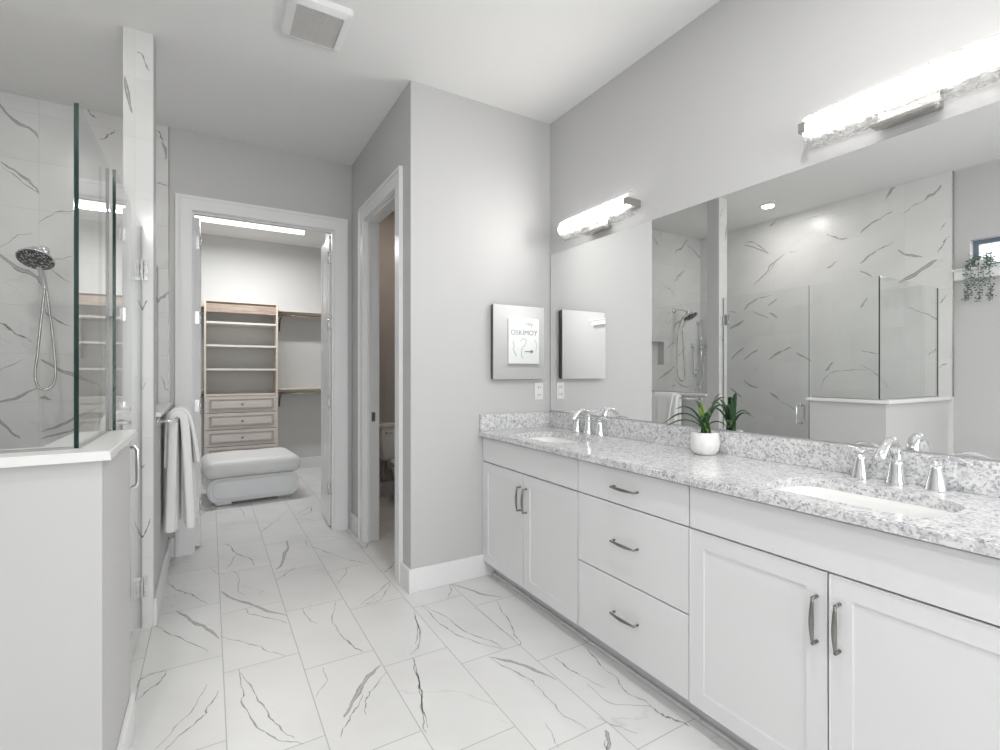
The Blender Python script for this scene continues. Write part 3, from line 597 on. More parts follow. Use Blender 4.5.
tb = bmesh.new(); lathe(tb, [(.02, .02), (.045, .012), (.05, 0), (.046, -.008)], (0, 0, 0), 24)
merge(bm, tb, mat=Matrix.Translation((-1.385, 3.975, 1.80)) @ Matrix.Rotation(radians(62), 4, 'X')); mk('hand_spray', bm, M['chrome'], t)
bm = bmesh.new(); tube(bm, spline([(-1.37, 4.09, 1.55), (-1.33, 4.08, 1.35), (-1.27, 4.08, 1.12), (-1.235, 4.09, .98), (-1.20, 4.10, 1.03), (-1.215, 4.13, 1.3), (-1.255, YB-.03, 1.63)], 8), .007, 8); mk('hose', bm, M['nickel'], t)
t = thing('shower_valve', 'chrome shower valves beside the slide bar, seen in the long mirror', 'shower valve', (-1.3, YB, 1.3))
for (x, z, r) in ((-1.255, 1.655, .03), (-1.30, 1.31, .05)):
    bm = bmesh.new(); lathe(bm, [(r, 0), (r, -.008), (r*.55, -.014), (r*.5, -.045), (r*.3, -.05)], (x, YB, z), 24, 'Y')
    tube(bm, [(x, YB-.04, z), (x+.01, YB-.05, z-.03), (x+.012, YB-.055, z-.07)], [.008, .007, .005], 8); mk('valve', bm, M['chrome'], t)

# towel bar and towels
t = thing('towel_bar', 'chrome towel bar on the low shower wall in the passage', 'towel bar', (-0.25, 3.6, 1.04))
bm = bmesh.new(); tube(bm, [(-.165, 3.29, 1.04), (-.165, 3.93, 1.04)], .009, 12); mk('bar', bm, M['chrome'], t)
for y in (3.30, 3.92):
    bm = bmesh.new(); tube(bm, [(-.2495, y, 1.04), (-.155, y, 1.04)], .010, 12); lathe(bm, [(.026, 0), (.026, .006), (.014, .012)], (-.2495, y, 1.04), 20, 'X'); mk('post', bm, M['chrome'], t)
def towel(name, label, y0, y1, len_f, len_b, r, sp_f, sp_b, th, seed, amp, cat='towel'):
    rnd = random.Random(seed); ph = [rnd.uniform(0, 6.28) for _ in range(6)]
    bm = bmesh.new(); ns, nt = 64, 34; X0, Z0 = -.158, 1.04; grid = []
    total = len_b+len_f
    for j in range(nt+1):
        v = j/nt; row = []
        for i in range(ns+1):
            s = i/ns; d = (s-.5)*2
            side = 1 if d >= 0 else -1; L = len_f if side > 0 else len_b; a = abs(d)
            top = .07
            if a < top:
                ang = (a/top)*pi/2; x = X0+side*r*sin(ang); z = Z0+r*cos(ang)
                k = 0
            else:
                k = (a-top)/(1-top); x = X0+side*(r+(sp_f if side > 0 else sp_b)*k**0.8); z = Z0-k*L
            fold = amp*k**.6*(sin(v*11+ph[0]+k*.8*side)+.5*sin(v*21+ph[1]+k*1.5)+.3*sin(v*37+ph[2]))
            x += side*fold
            x = max(x, -.243+th*.6) if side < 0 else x
            y = y0+(y1-y0)*v + .012*k*sin(ph[3]+v*5+side) + (v-.5)*(-.05)*k
            z += .010*k*sin(v*7+ph[4]+side)
            row.append(bm.verts.new((x, y, z)))
        grid.append(row)
    for a, b in zip(grid, grid[1:]):
        for i in range(ns): bm.faces.new((a[i], a[i+1], b[i+1], b[i]))
    o = mk(name, bm, M['towel'], smooth=True); tag(o, label, cat, 'towels on the towel bar')
    md = o.modifiers.new('thickness', 'SOLIDIFY'); md.thickness = th; md.offset = 0
    md = o.modifiers.new('soft', 'SUBSURF'); md.levels = 1; md.render_levels = 1
    return o
towel('bath_towel', 'long white bath towel hanging over the towel bar, reaching lowest', 3.49, 3.84, .665, .69, .026, .034, .014, .046, 3, .011)
towel('hand_towel', 'short white hand towel folded over the long bath towel', 3.53, 3.80, .29, .30, .054, .036, .004, .020, 8, .007)

# ================================================================== VANITY
CT, CB = .935, .903; XF = 1.515; XC = 1.487
def pull(parent, p0, p1, out):
    """bow pull: two short posts and a bar that swells in the middle"""
    p0, p1, out = Vector(p0), Vector(p1), Vector(out); bm = bmesh.new(); n = 10; pts = []; rad = []
    for i in range(n+1):
        s = i/n; pts.append(p0.lerp(p1, s)+out*(.026+.006*sin(pi*s))); rad.append(.0042+.0028*sin(pi*s)**1.5)
    tube(bm, pts, rad, 10)
    for p in (p0, p1): tube(bm, [p-out*.001, p+out*.028], .0048, 8)
    return mk('handle', bm, M['dark_nickel'], parent)
def shaker(y0, y1, z0, z1, fr=.060, rec=.0045):
    bm = bmesh.new(); th = .019
    fn = lambda u, v, h: Vector((h, u, v))
    plate(bm, rect(y0, y1, z0, z1), [rect(y0+fr, y1-fr, z0+fr, z1-fr)], XF, XF+th, fn)
    ed = [e for e in bm.edges if all(abs(v.co.x-XF) < 1e-5 for v in e.verts) and len(e.link_faces) == 2 and e.calc_face_angle(0) > 1]
    bmesh.ops.bevel(bm, geom=ed, offset=.0022, segments=2, affect='EDGES')
    box(bm, XF+rec, XF+th-.001, y0+fr-.004, y1-fr+.004, z0+fr-.004, z1-fr+.004)
    return bm
def carcass(y0, y1, root):
    bm = bmesh.new(); x0 = XF+.0195
    box(bm, x0, 2.053, y0+.0004, y1-.0004, .100, .118)
    for a, b in ((y0+.0004, y0+.018), (y1-.018, y1-.0004)): box(bm, x0, 2.053, a, b, .118, .9025)
    box(bm, 2.04, 2.053, y0+.018, y1-.018, .118, .9025)
    for a, b in ((.118, .125), (.885, .9025)): box(bm, x0, x0+.018, y0+.018, y1-.018, a, b)
    box(bm, x0+.018, x0+.019, y0+.018, y1-.018, .125, .885)
    mk('body', bm, M['cab'], root)
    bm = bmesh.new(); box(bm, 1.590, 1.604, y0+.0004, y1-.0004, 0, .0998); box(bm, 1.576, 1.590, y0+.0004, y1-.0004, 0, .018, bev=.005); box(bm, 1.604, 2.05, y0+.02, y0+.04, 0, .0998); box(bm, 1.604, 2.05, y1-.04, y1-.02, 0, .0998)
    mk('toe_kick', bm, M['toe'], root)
g = .0028
Z0, Z1, Z2, Z3 = .103, .418, .741, .893
def sink_base(y0, y1, label):
    t = thing('vanity_cabinet', label, 'cabinet', (1.78, (y0+y1)/2, 0), 'white cabinet units under the stone worktop')
    carcass(y0, y1, t); ym = (y0+y1)/2
    mk('false_front', B(XF, XF+.019, y0+g, y1-g, Z2+g, Z3, bev=.002), M['cab'], t)
    for a, b, s in ((y0, ym, 1), (ym, y1, -1)):
        d = mk('door', shaker(a+g, b-g, Z0, Z2-g), M['cab'], t)
        yy = ym-s*.030
        pull(d, (XF, yy, .532), (XF, yy, .663), (-1, 0, 0))
    return t
sink_base(.256, 1.198, 'white vanity cabinet with two shaker doors, nearest the camera')
sink_base(1.831, 2.772, 'white vanity cabinet with two doors at the far end, against the grey wall')
t = thing('vanity_cabinet', 'white three-drawer vanity cabinet between the two door cabinets', 'cabinet', (1.78, 1.515, 0), 'white cabinet units under the stone worktop')
carcass(1.198, 1.831, t)
for a, b, zc in ((Z0, Z1-g, .272), (Z1+g, Z2-g, .583), (Z2+g, Z3, .817)):
    bm = B(XF, XF+.019, 1.198+g, 1.831-g, a, b, bev=.002); d = mk('drawer', bm, M['cab'], t)
    pull(d, (XF, 1.448, zc), (XF, 1.582, zc), (-1, 0, 0))
mk_f = mk('filler_strip', B(XF+.002, XF+.021, 2.7725, 2.784, .103, .9025), M['cab']); tag(mk_f, 'narrow white filler strip between cabinet and grey wall', 'filler strip')

# worktop with two sink cut-outs
SK = ((.745, 'near'), (2.305, 'far')); SX0, SX1, SW = 1.565, 1.865, .235
bm = bmesh.new()
plate(bm, rect(XC, XW-.0005, .245, YF-.001), [rrect(SX0, SX1, y-SW, y+SW, .09, 7) for y, _ in SK], CB, CT, lambda u, v, h: Vector((u, v, h)))
ed = [e for e in bm.edges if len(e.link_faces) == 2 and e.calc_face_angle(0) > 1 and all(abs(v.co.x-XC) < 1e-4 for v in e.verts) and abs(e.verts[0].co.z-e.verts[1].co.z) < 1e-4]
bmesh.ops.bevel(bm, geom=ed, offset=.004, segments=3, affect='EDGES')
wt = mk('worktop', bm, M['quartz']); tag(wt, 'speckled white and grey quartz worktop along the whole vanity', 'worktop')
mk('backsplash', B(XW-.021, XW-.0005, .245, YF-.0015, CT, CT+.104, bev=.002), M['quartz'], wt)
mk('side_splash', B(XC+.004, XW-.0215, YF-.021, YF-.0015, CT, CT+.104, bev=.002), M['quartz'], wt)

def make_sink(yc):
    t = thing('sink', '', 'sink', (1.715, yc, CB))
    bm = bmesh.new(); rings = []
    prof = [(.0, -.0005, .092), (-.004, -.02, .09), (-.010, -.07, .09), (-.022, -.115, .085), (-.05, -.138, .07), (-.10, -.146, .04)]
    cx, w2, h2 = (SX0+SX1)/2, (SX1-SX0)/2, SW
    for d, z, r in [(.014, -.0005, .1)]+prof:
        lp = rrect(cx-w2-d, cx+w2+d, yc-h2-d, yc+h2+d, max(.02, r), 7)
        rings.append([bm.verts.new((u, v, CB+z)) for u, v in lp])
    for a, b in zip(rings, rings[1:]):
        n = len(a)
        for k in range(n): f = bm.faces.new((a[k], a[(k+1) % n], b[(k+1) % n], b[k])); f.smooth = True
    bm.faces.new(rings[-1])
    bs = mk('basin', bm, M['ceramic'], t, smooth=True)
    bm = bmesh.new(); lathe(bm, [(.024, 0), (.024, .003), (.018, .004), (.016, .001)], (cx+.02, yc, CB-.147), 20); mk('drain', bm, M['chrome'], t)
    return t
s1 = make_sink(.745); s1['label'] = 'white undermount sink below the near faucet, right foreground'; s1['group'] = 'undermount sinks'
dup(s1, (1.715, 2.305, CB), 'white undermount sink at the far end of the worktop', 'undermount sinks')

def make_faucet(yc):
    t = thing('faucet', '', 'faucet', (1.985, yc, CT)); x = 1.985
    def flare(bm, px, py, h, r0, r1): lathe(bm, [(r0, 0), (r0, .004), (r0*.93, .012), (r0*.80, h*.35), (r1*1.06, h*.8), (r1, h)], (px, py, CT), 24)
    bm = bmesh.new(); flare(bm, x, yc, .085, .030, .0185)
    P = spline([(x, yc, CT+.08), (x, yc, CT+.112), (x-.012, yc, CT+.136), (x-.04, yc, CT+.147), (x-.075, yc, CT+.138), (x-.105, yc, CT+.112), (x-.116, yc, CT+.092)], 5)
    n = len(P); tube(bm, P, [.0185-.004*(i/(n-1)) for i in range(n)], 16, flat=[1-.12*(i/(n-1)) for i in range(n)])
    mk('spout', bm, M['chrome'], t)
    for s in (-1, 1):
        y = yc+s*.105; bm = bmesh.new(); flare(bm, x, y, .088, .029, .0145)
        hb = mk('handle', bm, M['chrome'], t)
        bm = bmesh.new(); P = spline([(x, y-s*.006, CT+.092), (x-.002, y+s*.004, CT+.102), (x-.008, y+s*.03, CT+.112), (x-.014, y+s*.062, CT+.110), (x-.018, y+s*.092, CT+.097)], 5); n = len(P)
        tube(bm, P, [.012]*3+[.0115-.005*(i/(n-4)) for i in range(n-3)], 12, flat=[.85]*3+[.5]*(n-3))
        mk('lever', bm, M['chrome'], hb)
    return t
f1 = make_faucet(.742); f1['label'] = 'two-handled chrome faucet behind the near sink'; f1['group'] = 'widespread chrome faucets'
dup(f1, (1.985, 2.30, CT), 'two-handled chrome faucet behind the far sink, left of the potted plant', 'widespread chrome faucets')

# long wall mirror
o = mk('wall_mirror', B(2.050, 2.0545, .20, 2.770, 1.046, 2.130), M['mirror']); tag(o, 'long frameless wall mirror above the vanity worktop', 'mirror')

# mirrored medicine cabinet on the far wall
t = thing('medicine_cabinet', 'small mirrored cabinet on the grey wall left of the long mirror', 'medicine cabinet', (1.76, YF, 1.27))
mk('body', B(1.577, 1.966, 2.762, YF-.0005, 1.270, 1.748), M['edge_dark'], t)
bm = bmesh.new(); box(bm, 1.570, 1.972, 2.743, 2.7615, 1.266, 1.752)
bm.faces.ensure_lookup_table()
fr = [f for f in bm.faces if f.calc_center_median().y < 2.7435][0]
r = bmesh.ops.inset_region(bm, faces=[fr], thickness=.012); 
for v in fr.verts: v.co.y -= .003
bm.normal_update()
for f in bm.faces: f.material_index = 0 if f.normal.y < -.5 else 1
mk('mirror_door', bm, [M['mirror'], M['edge_dark']], t)
t = thing('outlet_plate', 'white two-socket outlet plate on the wall below the mirrored cabinet', 'outlet', (1.957, YF, 1.11))
mk('plate', B(1.922, 1.992, YF-.006, YF-.0005, 1.122, 1.240, bev=.002), M['plastic'], t)
for z in (1.155, 1.207):
    s = mk('socket', B(1.940, 1.974, YF-.0085, YF-.006, z-.017, z+.017, bev=.004), M['plastic'], t)
    bm = bmesh.new(); box(bm, 1.948, 1.951, YF-.0092, YF-.0084, z-.006, z+.008); box(bm, 1.963, 1.966, YF-.0092, YF-.0084, z-.006, z+.008); mk('slots', bm, M['slot'], s)

# vanity lights: backplate, led core, thick crackled glass cylinder segment, chrome end tabs
def make_light(yc):
    L = .305; t = thing('vanity_light', '', 'wall light', (1.95, yc, 2.14))
    mk('backplate', B(2.0225, XW-.0005, yc-.086, yc+.086, 2.168, 2.27, bev=.002), M['nickel'], t)
    mk('lower_bracket', B(1.978, 2.0224, yc-.083, yc+.089, 2.158, 2.172, bev=.002), M['nickel'], t)
    bm = bmesh.new(); n = 14; prof = []
    for i in range(n+1):
        a = radians(-78+156*i/n); prof.append((2.030-.075*cos(a), 2.245+.067*sin(a)/sin(radians(78))))
    ny = 60; ro = []
    for j in range(ny+1):
        y = yc-L+2*L*j/ny; row = []
        for (x, z) in prof:
            q = Vector((x, y, z)); d = .0022*(sin(y*190+z*310)+sin(y*97-z*230+1.3)+sin(y*333+z*120))
            row.append(bm.verts.new((x+d, y, z+d*.6)))
        ro.append(row)
    for a, b in zip(ro, ro[1:]):
        for i in range(n): f = bm.faces.new((a[i], a[i+1], b[i+1], b[i])); f.smooth = True
    o = mk('glass_shade', bm, M['lamp_glass'], t)
    md = o.modifiers.new('thickness', 'SOLIDIFY'); md.thickness = .008; md.offset = 0
    mk('led_core', B(1.980, 1.998, yc-L+.02, yc+L-.02, 2.232, 2.262), M['led'], t)
    mk('carrier', B(1.999, 2.022, yc-L+.005, yc+L-.005, 2.222, 2.272), M['plastic'], t)
    for s in (-1, 1):
        y = yc+s*(L+.006); bm = bmesh.new()
        box(bm, 1.947, 2.054, y-.005, y+.005, 2.226, 2.264, bev=.0015); box(bm, 1.945, 1.952, y-.005-.016*(s > 0), y+.005+.016*(s < 0), 2.226, 2.264, bev=.0015)
        mk('end_cap', bm, M['nickel'], t)
    l = bpy.data.lights.new('bar_glow', 'AREA'); l.shape = 'RECTANGLE'; l.size = .030; l.size_y = 2*L-.05; l.energy = 8.5; l.color = (1.0, .98, .95)
    lo = bpy.data.objects.new('bar_glow', l); COL.objects.link(lo); lo.location = (1.978, yc, 2.247); lo.rotation_euler = (0, radians(90), 0)
    return t
l1 = make_light(.725); l1['label'] = 'long crackled-glass bar light above the near end of the mirror'; l1['group'] = 'bar lights above the mirror'
l = bpy.data.objects['bar_glow'].copy(); l.location.y = 2.257; COL.objects.link(l)
dup(l1, (1.95, 2.257, 2.14), 'crackled-glass bar light above the far end of the mirror', 'bar lights above the mirror')

# potted plant on the worktop
px, py = 1.958, 1.462
t = thing('potted_plant', 'spiky green plant in a carved white pot on the worktop', 'potted plant', (px, py, CT))
bm = bmesh.new(); lathe(bm, [(.036, 0), (.048, .004), (.060, .025), (.064, .055), (.061, .085), (.056, .100), (.053, .102), (.050, .097), (.049, .090)], (px, py, CT), 36)
mk('pot', bm, M['pot'], t)
bm = bmesh.new(); lathe(bm, [(.0485, 0), (.045, .006), (.02, .010)], (px, py, CT+.088), 20); mk('soil', bm, M['soil'], t)
def blade(bm, base, ang, reach, height, droop, w, cup=.25):
    n = 12; L = []; d = Vector((cos(ang), sin(ang), 0)); sd = Vector((-sin(ang), cos(ang), 0))
    for i in range(n+1):
        s = i/n; p = Vector(base)+d*reach*s**1.25+Vector((0, 0, height*sin(min(1, s*1.05)*pi*droop)/max(.2, sin(min(.5, droop)*pi))))
        ww = w*(1-.35*s)*(1 if s < .75 else max(.04, (1-s)/.25)); L.append((p-sd*ww/2+Vector((0, 0, ww*cup)), p, p+sd*ww/2+Vector((0, 0, ww*cup))))
    R = [[bm.verts.new(q) for q in row] for row in L]
    for a, b in zip(R, R[1:]):
        for k in (0, 1): f = bm.faces.new((a[k], a[k+1], b[k+1], b[k])); f.smooth = True
def solidify(o, th):
    md = o.modifiers.new('thickness', 'SOLIDIFY'); md.thickness = th; md.offset = 0; return o
# view direction across the worktop: left in the picture is roughly (-.86, .51)
bm = bmesh.new(); zb = CT+.092
for (a, r, h, dr, w) in ((149, .175, .075, .82, .014), (140, .150, .05, .85, .012), (157, .11, .10, .62, .015), (-31, .075, .135, .50, .016), (-20, .11, .105, .72, .013), (-45, .05, .15, .45, .013), (-38, .085, .045, .80, .012), (60, .07, .11, .55, .014), (235, .075, .08, .65, .013), (20, .10, .09, .7, .012), (200, .09, .07, .7, .012), (100, .05, .12, .5, .013)):
    blade(bm, (px+random.uniform(-.012, .012), py+random.uniform(-.012, .012), zb), radians(a), min(r*1.35, .20), h*1.25, dr, w*1.8)
solidify(mk('foliage', bm, M['leaf'], t), .0016)
bm = bmesh.new()
for (a, r, h, w) in ((150, .018, .125, .016), (170, .03, .11, .014), (120, .01, .14, .015), (-30, .015, .105, .015), (220, .022, .09, .014)):
    blade(bm, (px+random.uniform(-.008, .008), py+random.uniform(-.008, .008), zb), radians(a), r*1.2, h*1.1, .5, w*1.4, .35)
solidify(mk('young_leaves', bm, M['leaf_light'], t), .0016)

# trailing plant on the window ledge (reflected)
wx, wy, wz = XL+.0, 1.475, 2.19
t = thing('trailing_plant', 'trailing plant with three hanging strands on the window ledge, seen in the mirror', 'trailing plant', (wx, wy, wz))
bm = bmesh.new(); lathe(bm, [(.03, 0), (.038, .01), (.042, .05), (.038, .055)], (wx, wy, wz), 20); mk('pot', bm, M['pot'], t)
rnd = random.Random(5); bm = bmesh.new(); st = bmesh.new()
def leaflet(p, s):
    a = Vector((rnd.uniform(-1, 1), rnd.uniform(-1, 1), rnd.uniform(-.6, .6))).normalized(); b = a.orthogonal().normalized()*s*.35
    v = [bm.verts.new(p), bm.verts.new(p+a*s*.5+b), bm.verts.new(p+a*s), bm.verts.new(p+a*s*.5-b)]; bm.faces.new(v)
for i in range(430):
    c = Vector((wx+.005+rnd.gauss(0, .02), wy+rnd.gauss(0, .048), wz+.045+rnd.gauss(0, .028))); leaflet(c, rnd.uniform(.012, .024))
for (yy, ln, den) in ((wy+.075, .275, 150), (wy+.0, .30, 90), (wy-.068, .29, 150), (wy+.045, .16, 60), (wy-.03, .17, 70)):
    y1 = yy; top = Vector((wx+.05, yy, wz+.03)); P = spline([(wx, wy, wz+.05), top, (wx+.062, yy+.004, wz-.05), (wx+.06, yy-.004, wz-ln*.7), (wx+.062, yy, wz-ln)], 6)
    tube(st, P, .0012, 5)
    for k in range(den):
        s = rnd.random()**.85; i = min(len(P)-1, int((.28+.72*s)*(len(P)-1))); leaflet(P[i]+Vector((rnd.gauss(0, .009), rnd.gauss(0, .012), rnd.gauss(0, .01))), rnd.uniform(.010, .020))
mk('foliage', bm, M['ivy'], t); mk('stems', st, M['ivy'], t)

# ================================================================== CEILING FITTINGS
t = thing('ceiling_vent', 'white square exhaust vent with grey grille on the ceiling', 'ceiling vent', (.455, 2.57, CH))
bm = bmesh.new(); fn = lambda u, v, h: Vector((u, v, h))
o_, i_ = ((.300), .606, 2.385, 2.728), (.348, .562, 2.43, 2.685)
R = [rrect(o_[0], o_[1], o_[2], o_[3], .03), rrect(o_[0]+.012, o_[1]-.012, o_[2]+.012, o_[3]-.012, .025), rrect(i_[0], i_[1], i_[2], i_[3], .008), rrect(i_[0]+.002, i_[1]-.002, i_[2]+.002, i_[3]-.002, .006)]
rr = [[bm.verts.new((u, v, z)) for u, v in lp] for lp, z in zip(R, (CH-.0005, CH-.022, CH-.034, CH-.012))]
for a, b in zip(rr, rr[1:]):
    n = len(a)
    for k in range(n): bm.faces.new((a[k], a[(k+1) % n], b[(k+1) % n], b[k]))
mk('frame', bm, M['plastic'], t)
bm = bmesh.new(); y = i_[2]+.006
while y < i_[3]-.004:
    box(bm, i_[0]+.001, i_[1]-.001, y, y+.0045, CH-.031, CH-.016); y += .0115
for k in range(1, 6):
    x = i_[0]+(i_[1]-i_[0])*k/6; box(bm, x-.0015, x+.0015, i_[2]+.002, i_[3]-.002, CH-.028, CH-.016)
g_ = mk('grille', bm, M['vent'], t)
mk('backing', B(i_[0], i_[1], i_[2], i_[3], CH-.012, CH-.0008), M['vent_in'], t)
def can(x, y, label, power, color=(1, .97, .93), sz=.16):
    t = thing('recessed_light', label, 'ceiling light', (x, y, CH))
    bm = bmesh.new(); lathe(bm, [(.085, -.0005), (.085, -.006), (.066, -.010), (.062, -.004)], (x, y, CH), 32); mk('trim_ring', bm, M['plastic'], t)
    bm = bmesh.new(); lathe(bm, [(.061, -.0045), (.058, -.0065), (.03, -.007)], (x, y, CH), 32); mk('lens', bm, M['can_lamp'], t)
    l = bpy.data.lights.new('can_glow', 'AREA'); l.shape = 'DISK'; l.size = .11; l.energy = power; l.color = color
    lo = bpy.data.objects.new('can_glow', l); lo.location = (x, y, CH-.014); COL.objects.link(lo)
can(-.905, 2.98, 'round recessed light in the shower ceiling, seen in the mirror', 5.5)
can(.85, .55, 'unseen recessed light added over the camera to brighten the room', 20, (1, .99, .98))  # extra can out of view, added to lift the whole room
can(-.55, -1.0, 'unseen recessed light added behind the camera to brighten the rear wall', 26, (1, .99, .98))  # second added can, unseen, brightens the rear wall
can(1.6, 4.3, 'round recessed light in the toilet room ceiling', 4.5, (1, .85, .72))

# ================================================================== CLOSET
t = thing('closet_light', 'long white linear light on the closet ceiling', 'ceiling light', (.36, 6.2, CH))
mk('housing', B(-.26, .98, 6.15, 6.25, CH-.03, CH-.0005, bev=.003), M['plastic'], t)
bm = bmesh.new(); n = 10; rows = []
for x in (-.245, .965):
    rows.append([bm.verts.new((x, 6.20+.062*cos(pi*k/n), CH-.03-.078*sin(pi*k/n))) for k in range(n+1)])
for k in range(n): bm.faces.new((rows[0][k], rows[0][k+1], rows[1][k+1], rows[1][k])).smooth = True
bm.faces.new(rows[0]); bm.faces.new(rows[1][::-1])
mk('diffuser', bm, M['closet_lamp'], t)
area('closet_glow', (.36, 6.2, CH-.125), (0, 0, 0), 1.15, .1, 32, (.98, .99, 1))

UX0, UX1, UY0 = -.058, .753, 6.85; UT = 2.183
t = thing('closet_shelf_unit', 'tall pale wood closet unit with open shelves above four drawers', 'shelf unit', ((UX0+UX1)/2, 7.0, 0))
for x0, x1 in ((UX0, UX0+.022), (UX1-.022, UX1)): mk('side_panel', B(x0, x1, UY0, YC-.018, 0, UT, bev=.0015), M['maple'], t)
a, b = UX0+.0225, UX1-.0225
mk('top_board', B(a, b, UY0+.02, UY0+.038, 2.045, UT-.015), M['walnut'], t)
mk('top_panel', B(a, b, UY0+.001, YC-.02, UT-.0145, UT), M['maple'], t)
for z in (1.905, 1.625, 1.335): mk('shelf', B(a, b, UY0+.004, YC-.02, z, z+.024, bev=.0015), M['shelf_white'], t)
mk('drawer_top', B(a, b, UY0, YC-.02, 1.025, 1.045), M['maple'], t)
mk('plinth', B(a, b, UY0+.03, UY0+.05, 0, .07), M['maple'], t)
zs = [1.022, .818, .613, .41, .205]
for k in range(4):
    z1 = zs[k]-.003; z0 = zs[k+1]+.003
    bm = bmesh.new(); box(bm, UX0+.004, UX1-.004, UY0-.020, UY0-.001, z0, z1, bev=.002)
    d = mk('drawer', bm, M['maple_front'], t)
    bm = bmesh.new(); fn = lambda u, v, h: Vector((u, h, v))
    u0, u1, v0, v1 = UX0+.055, UX1-.055, z0+.035, z1-.035
    plate(bm, rect(u0, u1, v0, v1), [rect(u0+.010, u1-.010, v0+.010, v1-.010)], UY0-.030, UY0-.0195, fn)
    mk('moulding', bm, M['maple_dark'] if 'maple_dark' in M else M['walnut'], d)
    bm = bmesh.new(); box(bm, u0+.022, u1-.022, UY0-.029, UY0-.0195, v0+.020, v1-.020, bev=.005); mk('raised_field', bm, M['maple_front'], d)
    bm = bmesh.new(); lathe(bm, [(.006, 0), (.006, -.012), (.014, -.018), (.014, -.026), (.006, -.03)], ((u0+u1)/2, UY0-.029, (z0+z1)/2), 16, 'Y'); mk('knob', bm, M['dark_nickel'], d)
mk('bottom_board', B(a, b, UY0, YC-.02, .175, .2), M['maple'], t)

def closet_shelf(x0, x1, z, label):
    t = thing('closet_shelf', label, 'closet shelf', ((x0+x1)/2, 7.0, z), 'wall shelves with hanging rods in the closet')
    mk('board', B(x0, x1, 6.895, YC-.001, z, z+.018, bev=.0015), M['maple'], t)
    mk('cleat', B(x0, x1, YC-.02, YC-.001, z-.07, z-.001), M['maple'], t)
    bm = bmesh.new(); tube(bm, [(x0+.003, 6.945, z-.045), (x1-.003, 6.945, z-.045)], .014, 12); mk('rod', bm, M['nickel'], t)
    xs = [x0+.05, x1-.04] if x1-x0 > .3 else [x0+.1]
    for x in xs:
        bm = bmesh.new(); box(bm, x-.010, x+.010, YC-.005, YC-.0005, z-.24, z-.07); box(bm, x-.010, x+.010, 6.925, YC-.02, z-.006, z-.0005)
        tube(bm, [(x, YC-.004, z-.22), (x, 7.05, z-.09), (x, 6.95, z-.065)], .007, 8); mk('bracket', bm, M['dark_nickel'], t)
closet_shelf(UX1+.002, 1.42, 2.10, 'upper wall shelf with hanging rod, right of the closet unit')
closet_shelf(UX1+.002, 1.42, 1.085, 'lower wall shelf with hanging rod, right of the closet unit')
closet_shelf(-.72, UX0-.002, 2.10, 'upper wall shelf with hanging rod, left of the closet unit')
closet_shelf(-.72, UX0-.002, 1.085, 'lower wall shelf with hanging rod, left of the closet unit')

# ottoman
def soft_box(x0, x1, y0, y1, z0, z1, r, bulge=.0, seg=5):
    bm = bmesh.new(); bmesh.ops.create_cube(bm, size=1.0)
    for v in bm.verts: v.co = Vector(((v.co.x)*(x1-x0), (v.co.y)*(y1-y0), (v.co.z)*(z1-z0)))
    bmesh.ops.bevel(bm, geom=list(bm.edges), offset=r, segments=seg, profile=.5, affect='EDGES')
    big = [f for f in bm.faces if f.calc_area() > .02]
    bmesh.ops.subdivide_edges(bm, edges=list({e for f in big for e in f.edges if e.calc_length() > .1}), cuts=9, use_grid_fill=True)
    for v in bm.verts:
        u, w, h = 2*v.co.x/(x1-x0), 2*v.co.y/(y1-y0), 2*v.co.z/(z1-z0)
        f = bulge*max(0, 1-u*u)*max(0, 1-w*w); v.co.z += f*(1 if h > 0 else 0)
        v.co.z += .004*sin(u*7+w*5)*max(0, h)*max(0, 1-abs(u)**4)
        v.co += Vector(((x0+x1)/2, (y0+y1)/2, (z0+z1)/2))
    return bm
ox, oy = .375, 5.87
t = thing('ottoman', 'white leather ottoman in front of the closet drawers', 'ottoman', (ox, oy, 0))
mk('cushion', soft_box(ox-.445, ox+.445, oy-.36, oy+.36, .262, .442, .085, .015), M['leather'], t, smooth=True)
bm = bmesh.new(); plate(bm, rrect(ox-.415, ox+.415, .03, .268, .095, 8), [], oy-.345, oy+.345, lambda u, v, h: Vector((u, h, v)))
bmesh.ops.bevel(bm, geom=[e for e in bm.edges if len(e.link_faces) == 2 and e.calc_face_angle(0) > 1.2], offset=.018, segments=3, affect='EDGES'); mk('base', bm, M['leather_base'], t)
bm = bmesh.new(); lp = rrect(ox-.37, ox+.37, .072, .240, .065, 8)
tube(bm, [(u, oy-.346, v) for u, v in lp+lp[:1]], .0045, 6, cap=False); mk('piping', bm, M['leather'], t)
bm = bmesh.new(); lp = rrect(ox-.437, ox+.437, oy-.352, oy+.352, .08, 8)
tube(bm, [(u, v, .300) for u, v in lp+lp[:1]], .005, 6, cap=False); mk('seam', bm, M['leather'], t)
for (x, y) in ((-.28, -.27), (.28, -.27), (-.28, .24), (.28, .24)):
    mk('foot', B(ox+x-.075, ox+x+.075, oy+y-.04, oy+y+.04, 0, .045, bev=.008), M['nickel'], t)
t.rotation_euler = (0, 0, radians(4.0))

